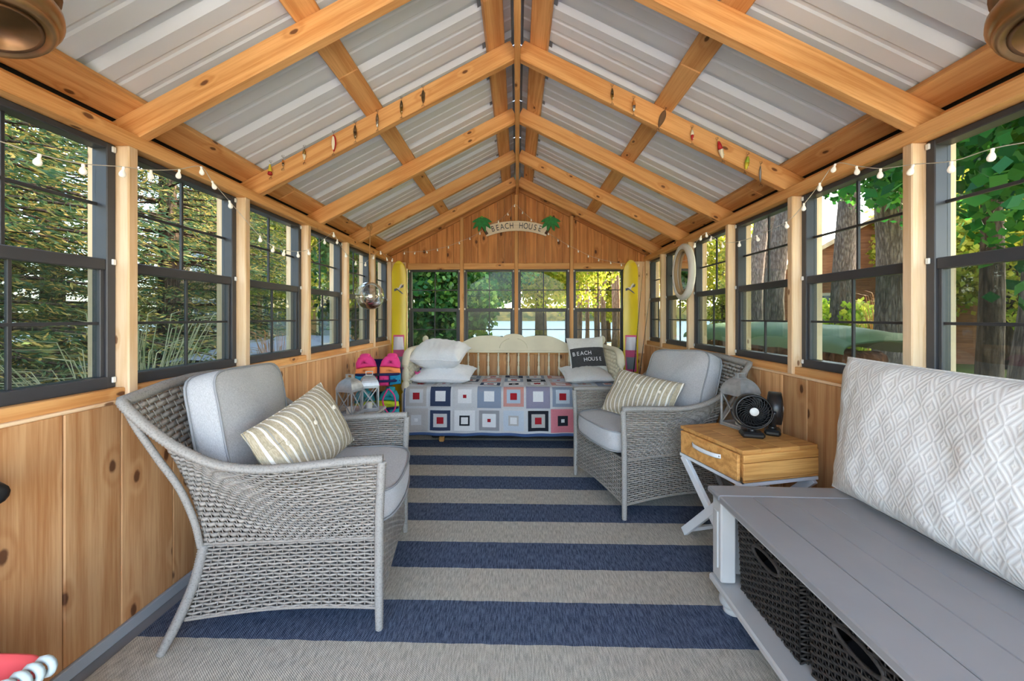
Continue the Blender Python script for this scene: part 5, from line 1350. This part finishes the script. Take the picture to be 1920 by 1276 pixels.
F_DEEP = leafmat('lilac_leaves', [C(22, 66, 32), C(40, 96, 44), C(70, 120, 54), C(110, 146, 60)], .35)
F_GOLD = leafmat('backlit_gold_leaves', [C(112, 136, 44), C(164, 172, 58), C(204, 188, 84)], .55)  # backlight through the crowns is partly put into this gold colour
F_LIME = leafmat('lime_shrub_leaves', [C(120, 158, 44), C(176, 196, 62), C(206, 206, 84)], .4)
F_RUST = leafmat('rusty_grass', [C(150, 110, 60), C(190, 140, 80), C(200, 120, 60)], .3)
F_STRAW = leafmat('pale_grass', [C(180, 172, 130), C(214, 204, 160), C(150, 156, 96)], .3)
F_HOSTA = leafmat('hosta_leaves', [C(52, 104, 60), C(96, 142, 70), C(150, 172, 84)], .35)

def cards(name, P, Dv, L, Wd, mat, parent, bend=0.0):
    """many small leaves: rhombic blades from P along Dv"""
    n = len(P); D_ = Dv/np.linalg.norm(Dv, axis=1, keepdims=True)
    r = np.random.normal(size=(n, 3)); S = np.cross(D_, r); S /= np.linalg.norm(S, axis=1, keepdims=True)
    L = np.broadcast_to(np.asarray(L, float), (n,))[:, None]; Wd = np.broadcast_to(np.asarray(Wd, float), (n,))[:, None]
    V = np.empty((n, 4, 3)); V[:, 0] = P; V[:, 1] = P+D_*L*.5+S*Wd*.5; V[:, 2] = P+D_*L; V[:, 3] = P+D_*L*.5-S*Wd*.5
    if bend: V[:, 2, 2] -= bend*L[:, 0]
    me = bpy.data.meshes.new(name); me.vertices.add(n*4); me.vertices.foreach_set('co', V.reshape(-1).astype(np.float32))
    me.loops.add(n*4); me.loops.foreach_set('vertex_index', np.arange(n*4, dtype=np.int32))
    me.polygons.add(n); me.polygons.foreach_set('loop_start', np.arange(0, n*4, 4, dtype=np.int32))
    me.materials.append(mat); me.update(calc_edges=True); me.validate()
    o = bpy.data.objects.new(name, me); COL.objects.link(o); o.parent = parent; o['kind'] = 'stuff'; return o
def trunk_mesh(m, h, r0, r1, seed, n=14, segs=16, sway=.15):
    pts = []; rr = []
    for i in range(segs+1):
        z = h*i/segs; pts.append((sway*mnoise.noise(Vector((seed, z*.25, 0))), sway*mnoise.noise(Vector((z*.25, seed, 7))), z)); rr.append((r0+(r1-r0)*i/segs)*(1.25 if i == 0 else 1))
    m.tube(pts, rr, n); return pts
rs = np.random.RandomState(5)
def spruce(h, R, seed, dens=110):
    t = thing('spruce_tree', '', 'tree', (0, 0, 0)); m = MB(); trunk_mesh(m, h, .17, .02, seed)
    P, Dv, L = [], [], []; r = np.random.RandomState(seed); lv = int(h*4)
    for i in range(lv):
        z = .45+(h-.6)*i/lv; rad = R*(1-z/(h+.3))**.85*r.uniform(.8, 1.1); nb = 8
        for b in range(nb):
            a = 2*PI*(b+r.uniform(-.35, .35))/nb+i*.7; d = np.array((math.cos(a), math.sin(a), 0)); s = np.array((-math.sin(a), math.cos(a), 0)); LL = rad*r.uniform(.75, 1.1)
            m.tube([tuple(d*LL*q+np.array((0, 0, z+.12*q-.42*LL*q*q*.45))) for q in (0.02, .35, .7, .97)], [.022, .016, .010, .004], 4)
            k = max(10, int(dens*2.1*LL/1.6)); q = r.uniform(.12, 1, k)**.8; side = r.uniform(-1, 1, k); w = .55*LL*(1.05-q)*.75+.05
            p = d[None]*(LL*q)[:, None]+s[None]*(side*w)[:, None]; p[:, 2] = z+.12*q-.19*LL*q*q-.10*np.abs(side)*w+r.normal(0, .025, k)
            dd = d[None]*.8+s[None]*(np.sign(side)*.7)[:, None]+r.normal(0, .35, (k, 3)); dd[:, 2] -= .25
            P.append(p); Dv.append(dd); L.append(r.uniform(.05, .115, k))
    m.build('trunk', B_DARK, t, True); cards('needle_sprays', np.vstack(P), np.vstack(Dv), np.concatenate(L), .019, F_SPRUCE, t); return t
def place(proto, spots, labels, group, used=[]):
    for i, (x, y, rz, sc) in enumerate(spots):
        o = proto if i == 0 else copy_tree(proto)
        o.location = (x, y, GZ-.02); o.rotation_euler = (0, 0, rz); o.scale = (sc, sc, sc); tag(o, labels[min(i, len(labels)-1)], 'tree', group)
place(spruce(9.0, 2.5, 3), [(-5.1, 3.3, 0, 1), (-4.9, .6, 2, 1), (-5.9, 6.5, 4, 1.05), (-8.0, 4.6, 1, 1.15), (-7.4, 9.8, 3, 1.1), (-8.6, 1.6, 5, 1.2), (-9.8, 8.0, 2.5, 1.3), (-6.4, -2.2, .7, 1.1)], ['dense dark green spruce tree standing outside the left windows'], 'spruces outside the left windows')

def pine(h, r0, seed, crown_from=.5, nb=46):
    t = thing('pine_tree', '', 'tree', (0, 0, 0)); m = MB(); trunk_mesh(m, h, r0, .05, seed, 18, 22, .25)
    P, Dv, L = [], [], []; r = np.random.RandomState(seed)
    for b in range(nb):
        z = h*(crown_from+(1-crown_from)*(b+.5)/nb); a = r.uniform(0, 6.28); LL = (1-((z/h-crown_from)/(1-crown_from))**2*.75)*r.uniform(1.6, 2.9); d = np.array((math.cos(a), math.sin(a), .22))
        m.tube([tuple(d*LL*q+np.array((0, 0, z))) for q in (0, .5, 1)], [.05, .03, .012], 5)
        for c in range(6):
            q = r.uniform(.35, 1.0); ctr = d*LL*q+np.array((0, 0, z+.1))+r.normal(0, .22, 3); k = 46
            dv = r.normal(size=(k, 3)); dv[:, 2] += .3; P.append(np.repeat(ctr[None], k, 0)+r.normal(0, .10, (k, 3))); Dv.append(dv); L.append(r.uniform(.22, .40, k))
    m.build('trunk', B_PINE, t, True); cards('needle_tufts', np.vstack(P), np.vstack(Dv), np.concatenate(L), .045, F_PINE, t); return t
pA = pine(17, .30, 11)
place(pA, [(4.35, 3.35, 0, 1.0), (5.95, 6.45, 1, .88), (6.75, 8.3, 2, .75), (6.2, 9.5, 3, .8), (6.7, 11.2, 4, .82), (8.6, 5.6, 5, .95), (9.5, 9.5, .5, 1.0), (7.9, 12.5, 1.5, .9), (9.2, 3.2, 2.4, 1.05), (12.0, 6.4, 1.1, 1.05)],
      ['thick rough-barked pine outside the right window nearest the bench pillow']+['tall grey-barked pine outside the right windows']*9, 'pines outside the right windows')
B_PINE, B_OLD = bark('sunlit_pine_bark', C(128, 100, 86), C(196, 164, 144)), B_PINE  # lighter, pinker bark: sunlight on the grove is put into its colour
pB = pine(19, .135, 12, .45)
place(pB, [(3.15, 15.5, 0, .9), (3.75, 17.2, 1, .85), (4.45, 18.2, 2, .95), (4.9, 15.4, 3, .9), (3.0, 19.6, 4, .8), (5.6, 19.0, 5, .9), (4.0, 13.4, .5, .7), (6.1, 16.2, 1.5, 1.0), (3.55, 20.2, 2.4, .8), (5.1, 20.3, 3.3, .85), (2.75, 17.5, 4.1, .7)], ['slender sunlit pine trunk in the grove beyond the daybed windows'], 'pine grove beyond the far windows')

def leafy(h, ctr, rad, nclump, per, ls, fm, seed, r0=.2, nm='leafy_tree', cat='tree', bk=None):
    t = thing(nm, '', cat, (0, 0, 0)); m = MB(); r = np.random.RandomState(seed)
    if r0 > 0: trunk_mesh(m, ctr[2], r0, r0*.5, seed, 14, 10, .12)
    P, Dv = [], []
    for c in range(nclump):
        v = r.normal(size=3); v /= np.linalg.norm(v); q = r.uniform(.35, 1)**.6; cc = np.array(ctr)+v*np.array(rad)*q
        if r0 > 0 and c % 3 == 0:
            m.tube([(0, 0, ctr[2]*.75), tuple((np.array((0, 0, ctr[2]))+cc)/2), tuple(cc)], [r0*.35, r0*.2, .012], 5)
        elif r0 == 0 and c % 3 == 0: m.tube([(cc[0]*.2, cc[1]*.2, 0), tuple(cc)], [.02, .008], 5)
        sz = min(rad)*r.uniform(.22, .42); p = r.normal(size=(per, 3)); p /= np.linalg.norm(p, axis=1, keepdims=True); p = cc+p*(sz*r.uniform(.3, 1, per)**.5)[:, None]
        dv = r.normal(size=(per, 3)); dv[:, 2] -= .5; P.append(p); Dv.append(dv)
    m.build('trunk' if r0 > 0 else 'stems', bk or B_DARK, t, True)
    P = np.vstack(P); P[:, 2] = np.maximum(P[:, 2], .05); cards('leaves', P, np.vstack(Dv), r.uniform(ls*.7, ls*1.2, len(P)), ls*.75, fm, t); return t
def put(o, x, y, label, sc=1.0, rz=0, group=None, cat='tree'):
    o.location = (x, y, GZ-.02); o.scale = (sc,)*3; o.rotation_euler = (0, 0, rz); return tag(o, label, cat, group)
put(leafy(7, (0, 0, 4.6), (2.8, 2.6, 3.4), 90, 220, .17, F_GOLD, 30, .16), -12.5, 6.5, 'golden tree far behind the spruces on the left')
put(leafy(6, (0, 0, 3.6), (1.9, 1.9, 2.0), 110, 330, .10, F_GREEN, 21, .10), 3.75, 1.75, 'green maple with broad leaves close outside the right window by the bench')
mp = leafy(6, (0, 0, 4.6), (2.1, 2.1, 1.6), 100, 300, .10, F_GREEN, 22, .12); put(mp, 5.3, 4.6, 'green maple crown between the pines outside the right windows')
put(leafy(6, (0, 0, 2.6), (1.75, 1.5, 2.6), 120, 260, .13, F_DEEP, 23, .09), -2.35, 8.7, 'tall deep green bush filling the far window beside the left ski')
put(leafy(8, (0, 0, 4.1), (1.6, 1.6, 2.3), 130, 250, .12, F_DEEP, 24, .15), -1.05, 11.6, 'deep green tree with a dark trunk beyond the daybed')
put(leafy(8, (0, 0, 4.5), (2.9, 2.2, 2.7), 190, 260, .14, F_GOLD, 25, .24), .85, 14.0, 'golden green tree with a thick trunk on the lakeside lawn')
put(leafy(7, (0, 0, 5.2), (3.8, 2.4, 4.0), 150, 240, .17, F_GOLD, 26, .16), 5.5, 24.0, 'golden green tree behind the pine grove by the lake')
put(leafy(7, (0, 0, 4.4), (2.4, 2.2, 3.2), 90, 220, .16, F_GOLD, 27, .14), -8.3, 14.2, 'golden tree behind the spruces on the left')
put(leafy(7, (0, 0, 4.2), (2.6, 2.4, 3.0), 90, 220, .17, F_GOLD, 28, .16), 14.0, 11.5, 'golden tree beside the house on the right')
put(leafy(7, (0, 0, 4.6), (2.8, 2.6, 3.4), 90, 220, .17, F_GOLD, 29, .16), 9.6, 18.5, 'golden tree at the end of the brown house on the right')
sh = leafy(1, (0, 0, .75), (.75, .75, .75), 40, 160, .10, F_LIME, 31, 0, 'leafy_shrub', 'shrub')
put(sh, 7.1, 8.9-.2, 'bright lime green shrub on the lawn outside the right windows', 1.3, 0, None, 'shrub')
def grass_clump(x, y, h, n, fm, label, seed, spread=.5):
    t = thing('ornamental_grass', label, 'grass', (x, y, GZ)); r = np.random.RandomState(seed); a = r.uniform(0, 6.28, n); tl = r.uniform(.05, spread, n)
    m = MB()
    for i in range(n):
        d = Vector((math.cos(a[i]), math.sin(a[i]), 0)); b = Vector((r.normal(0, .06), r.normal(0, .06), 0)); hh = h*r.uniform(.7, 1.05)
        m.tube([b, b+d*tl[i]*.35+Vector((0, 0, hh*.55)), b+d*tl[i]*.8+Vector((0, 0, hh*.92)), b+d*tl[i]*1.25+Vector((0, 0, hh*.94))], [.004, .0035, .003, .001], 3)
    o = m.build('blades', fm, t); o['kind'] = 'stuff'
grass_clump(-2.75, 2.75, 1.55, 120, F_STRAW, 'pale arching ornamental grass outside the second left window', 1, .75)
grass_clump(-3.1, 5.0, 1.35, 90, F_RUST, 'rusty ornamental grass clump outside the left windows', 2, .5)
grass_clump(6.3, 6.9, 2.0, 140, F_RUST, 'rusty ornamental grass between the pines outside the right windows', 3, .5)
def hosta(x, y, s, label, seed):
    t = thing('hosta_plant', label, 'plant', (x, y, GZ), 0, 'leafy plants below the left windows'); r = np.random.RandomState(seed)
    for k in range(22):
        a = r.uniform(0, 6.28); el = r.uniform(.35, 1.25); L = s*r.uniform(.5, .95)
        def f(u, v, a=a, el=el, L=L):
            w = .17*s*math.sin(PI*min(1, max(0, v*.98+.01)))**.8*(1.2-.6*v) if v > .25 else .012; q = v*L; z = q*math.sin(el)-.35*L*v*v*v
            xx = q*math.cos(el); yy = (u-.5)*2*w; return (xx*math.cos(a)-yy*math.sin(a), xx*math.sin(a)+yy*math.cos(a), z+.10*abs(u-.5)*w*2+.05)
        MB().grid(f, 4, 7).build('leaf', F_HOSTA, t, True)
for k, (x, y, s) in enumerate(((-2.45, 1.05, .95), (-2.45, 1.55, 1.0), (-2.8, 1.9, .9), (-2.65, .35, .9), (-2.75, .75, 1.05))): hosta(x, y, s, 'broad-leaved green hosta growing outside below the left windows', 40+k)
def grass_blades():
    r = np.random.RandomState(9); n = 26000; x = r.uniform(-9, 9, n); y = r.uniform(-.5, 13, n); k = (np.abs(x) > 1.9) | (y > 5.2); x, y = x[k], y[k]
    P = np.stack([x, y, np.full(len(x), GZ-.01)], 1); Dv = r.normal(0, .35, (len(x), 3)); Dv[:, 2] = 1
    o = cards('grass_blades', P, Dv, r.uniform(.05, .12, len(x)), .012, leafmat('grass_blade', [C(74, 104, 40), C(120, 146, 58), C(160, 168, 80)], .3), None); tag(o, 'short green grass blades on the lawn around the cabin', 'grass', None, 'stuff')
grass_blades()

# covered boat (left), firewood under a green tarp (right)
def tarp(name, x0, x1, y0, y1, zb, zt, mat, label, sd, cat):
    def f(u, v):
        a = u*PI; px = (x0+x1)/2-(x1-x0)/2*math.cos(a)*1.0; e = math.sin(PI*min(1, max(0, v)))**.35; z = zb+(zt-zb)*math.sin(a)**.6*(.45+.55*e)
        w = .02*mnoise.noise(Vector((px*5, v*14+sd, 1))); return (px+w, y0+(y1-y0)*v, z+w)
    m = MB(); m.grid(f, 26, 40); m.grid(lambda u, v: tuple(Vector(f(1-u, v))-Vector((0, 0, .012))), 26, 40); return tag(m.build(name, mat, None, True), label, cat)
tarp('tarp', 2.75, 3.55, 3.4, 6.6, .90, 1.15, plain('green_tarp', C(98, 120, 76), .6, var=.1, vscale=4), 'green tarp draped over the firewood stack outside the right windows', 1, 'tarp')
lg = MB().lathe([(.058, -.17), (.065, -.165), (.066, .165), (.058, .17)], 9, M=RY(PI/2)); first = None
B_LOG = bark('log_bark', C(92, 60, 46), C(168, 112, 84)); rn = random.Random(6)
for r_ in range(9):
    for c_ in range(12):
        if first is None: first = lg.build('firewood_log', B_LOG, None, True); o = first
        else: o = first.copy(); COL.objects.link(o)
        o.location = (3.0+rn.uniform(-.02, .02), 3.55+.245*c_+(.12 if r_ % 2 else 0), GZ+.075+.128*r_); o.rotation_euler = (rn.uniform(0, 6), 0, rn.uniform(-.05, .05)); o.scale = (1, 1.7, .98)
        o.rotation_euler = (0, 0, rn.uniform(-.04, .04)); tag(o, 'split brown firewood log stacked under the green tarp', 'log', 'firewood stack under the tarp')
bt = thing('covered_boat', 'small boat under a grey cover on a trailer outside the left windows', 'boat', (-3.7, 6.6, GZ))
def hull(u, v):
    w = .78*(1-max(0, (v-.55)/.45)**2.2)**.5 if v < 1 else .0; a = (u-.5)*PI; return (w*math.sin(a), -1.9+3.8*v, .45+.42*(1-math.cos(a))*.9+.12*max(0, v-.6))
MB().grid(hull, 20, 30).build('hull', plain('boat_hull', C(206, 208, 210), .4), bt, True)
def cover(u, v):
    w = .80*(1-max(0, (v-.55)/.45)**2.2)**.5 if v < 1 else 0; a = (u-.5)*PI; return (w*math.sin(a), -1.93+3.86*v, .84+.12*max(0, v-.6)+.32*math.cos(a)*math.sin(PI*(.1+.85*v))+.02*mnoise.noise(Vector((u*9, v*9, 0))))
MB().grid(cover, 20, 30).build('cover', plain('boat_cover_grey', C(116, 124, 136), .7, var=.1), bt, True)
m = MB(); m.box((0, 0, .38), (.08, 4.2, .08)); m.box((0, -.6, .30), (1.3, .06, .06)); m.build('trailer_frame', M_STEEL, bt)
for sx in (-1, 1):
    MB().lathe([(0, -.07), (.2, -.07), (.26, -.05), (.26, .05), (.2, .07), (0, .07)], 24, M=T(sx*.68, -.6, .26) @ RY(PI/2)).build('wheel', M_FAN, bt, True)

# garden chair on the lakeside lawn
gc = thing('garden_chair', 'dark garden chair facing the lake on the lawn', 'chair', (-.35, 9.6, GZ-.02), .3)
MB().box((0, 0, .42), (.50, .48, .03), ch=.008).build('seat', M_FAN, gc)
for k in range(5): MB().box((-.20+.10*k, -.24, .74), (.07, .02, .60), ch=.006).build('back_slat', M_FAN, gc)
for sx in (-1, 1):
    for sy in (-1, 1): MB().box((sx*.23, sy*.22, .20), (.04, .04, .42)).build('leg', M_FAN, gc)
    MB().box((sx*.26, 0, .62), (.06, .52, .025), ch=.006).build('armrest', M_FAN, gc)

# houses beyond
def siding(name, c1, c2):
    N = NT(name); co = N.coord(); sp = N.n('SeparateXYZ', None, Vector=co); f = N.math('FRACT', N.math('DIVIDE', sp.outputs[2], .18)); n1 = N.noise(N.vmath('MULTIPLY', co, (1, 1, 8)), 3, 3)
    N.bsdf(N.mix(N.mr(n1, .3, .7), c1, c2), .8, 0, N.bump(f, .6, .03), .2); return N.mat
M_SIDE1 = siding('brown_siding', C(150, 112, 84), C(174, 136, 106)); M_SIDE2 = siding('red_brown_siding', C(132, 86, 62), C(158, 106, 78)); M_SHINGLE = plain('tan_shingle', C(196, 172, 142), .9, var=.15, vscale=8); M_DARKGLASS = plain('house_window_glass', C(70, 84, 100), .08, 0, spec=.8)
M_TRIMW = plain('house_trim', C(214, 200, 178), .7)
def house(x, y, w, d, h, rh, label, mat, rz=0, balcony=False):
    t = thing('house', label, 'house', (x, y, GZ-.03), rz)
    MB().box((0, 0, h/2), (w, d, h)).build('walls', mat, t)
    for sg in (-1, 1): MB().prism([(-w/2, h), (w/2, h), (0, h+rh)], -.05, .05, M=T(0, sg*(d/2-.05), 0) @ RX(PI/2)).build('gable', mat, t)
    L = math.hypot(w/2+.5, rh*(w/2+.5)/(w/2)); an = math.atan2(rh, w/2)
    for sg in (-1, 1): MB().box((sg*(w/4+.25), 0, h+rh/2-.06*0-.25*math.tan(an)+.10), (L, d+.9, .14), M=None).build('roof_slope', M_SHINGLE, t) if False else MB().box((0, 0, 0), (L, d+.9, .14)).build('roof_slope', M_SHINGLE, t, M=T(sg*(w/4+.25), 0, h+rh/2-.25*math.tan(an)+.09) @ RY(sg*an))
    for (fx, fz, fw, fh) in ((-.3, 1.6, 1.1, 1.3), (.05, 1.6, 1.1, 1.3), (.33, 1.3, 1.0, 2.1), (-.3, 4.2, 1.3, 1.6), (.1, 4.2, 1.3, 1.6)):
        if fz+fh/2 > h: continue
        f = MB().box((fx*w, -d/2-.02, fz), (fw+.2, .06, fh+.2)).build('window', M_TRIMW, t); MB().box((fx*w, -d/2-.06, fz), (fw, .03, fh)).build('pane', M_DARKGLASS, f); MB().box((fx*w, -d/2-.08, fz), (.05, .02, fh)).build('mullion', M_TRIMW, f)
    for sg in (-1, 1):
        for fy in (-.25, .2):
            f = MB().box((sg*(w/2+.02), fy*d, 1.7), (.06, 1.4, 1.5)).build('window', M_TRIMW, t); MB().box((sg*(w/2+.06), fy*d, 1.7), (.03, 1.2, 1.3)).build('pane', M_DARKGLASS, f)
    if balcony:
        for sg in (1,):
            b = MB().box((w/2+.75, -d*.2, 3.3), (1.6, 5.0, .16)).build('balcony', M_SIDE2, t); m = MB()
            for k in range(26): m.box((w/2+1.5, -d*.2-2.45+.196*k, 3.85), (.035, .035, 1.0))
            for k in range(8): m.box((w/2+.1+.2*k, -d*.2-2.45, 3.85), (.035, .035, 1.0))
            m.box((w/2+1.5, -d*.2, 4.36), (.08, 5.0, .06)).box((w/2+.75, -d*.2-2.45, 4.36), (1.6, .08, .06)); m.build('balusters', M_BLACKGAP, b)
            for fy in (-.33, -.2, -.07): 
                f = MB().box((w/2+.02, fy*d, 4.5), (.06, 1.5, 2.1)).build('balcony_door', M_TRIMW, t); MB().box((w/2+.06, fy*d, 4.5), (.03, 1.3, 1.9)).build('pane', M_DARKGLASS, f)
            for k in (-1, 1): MB().box((w/2+1.45, -d*.2+k*2.3, 1.6), (.16, .16, 3.3)).build('balcony_post', M_TRIMW, t)
    MB().box((w*.2, d*.1, h+rh), (.7, .7, 1.3)).build('chimney', M_SIDE2, t)
house(-12.2, 22.0, 8.0, 9.0, 6.0, 2.4, 'brown two-storey house with a balcony beyond the left windows', M_SIDE1, math.radians(12), True)
house(14.6, 17.5, 7.5, 9.0, 2.9, 2.3, 'red-brown house with a tan gable roof beyond the right windows', M_SIDE2, math.radians(-24))
o = MB().box((0, -5.2, GZ+.06), (9, 7.6, .10), ch=.02).build('bounce_slab', plain('bounce_slab_pale', C(196, 190, 182), .9, var=.08, vscale=2)); o['kind'] = 'structure'  # unseen pale slab, added to bounce neutral daylight into the room
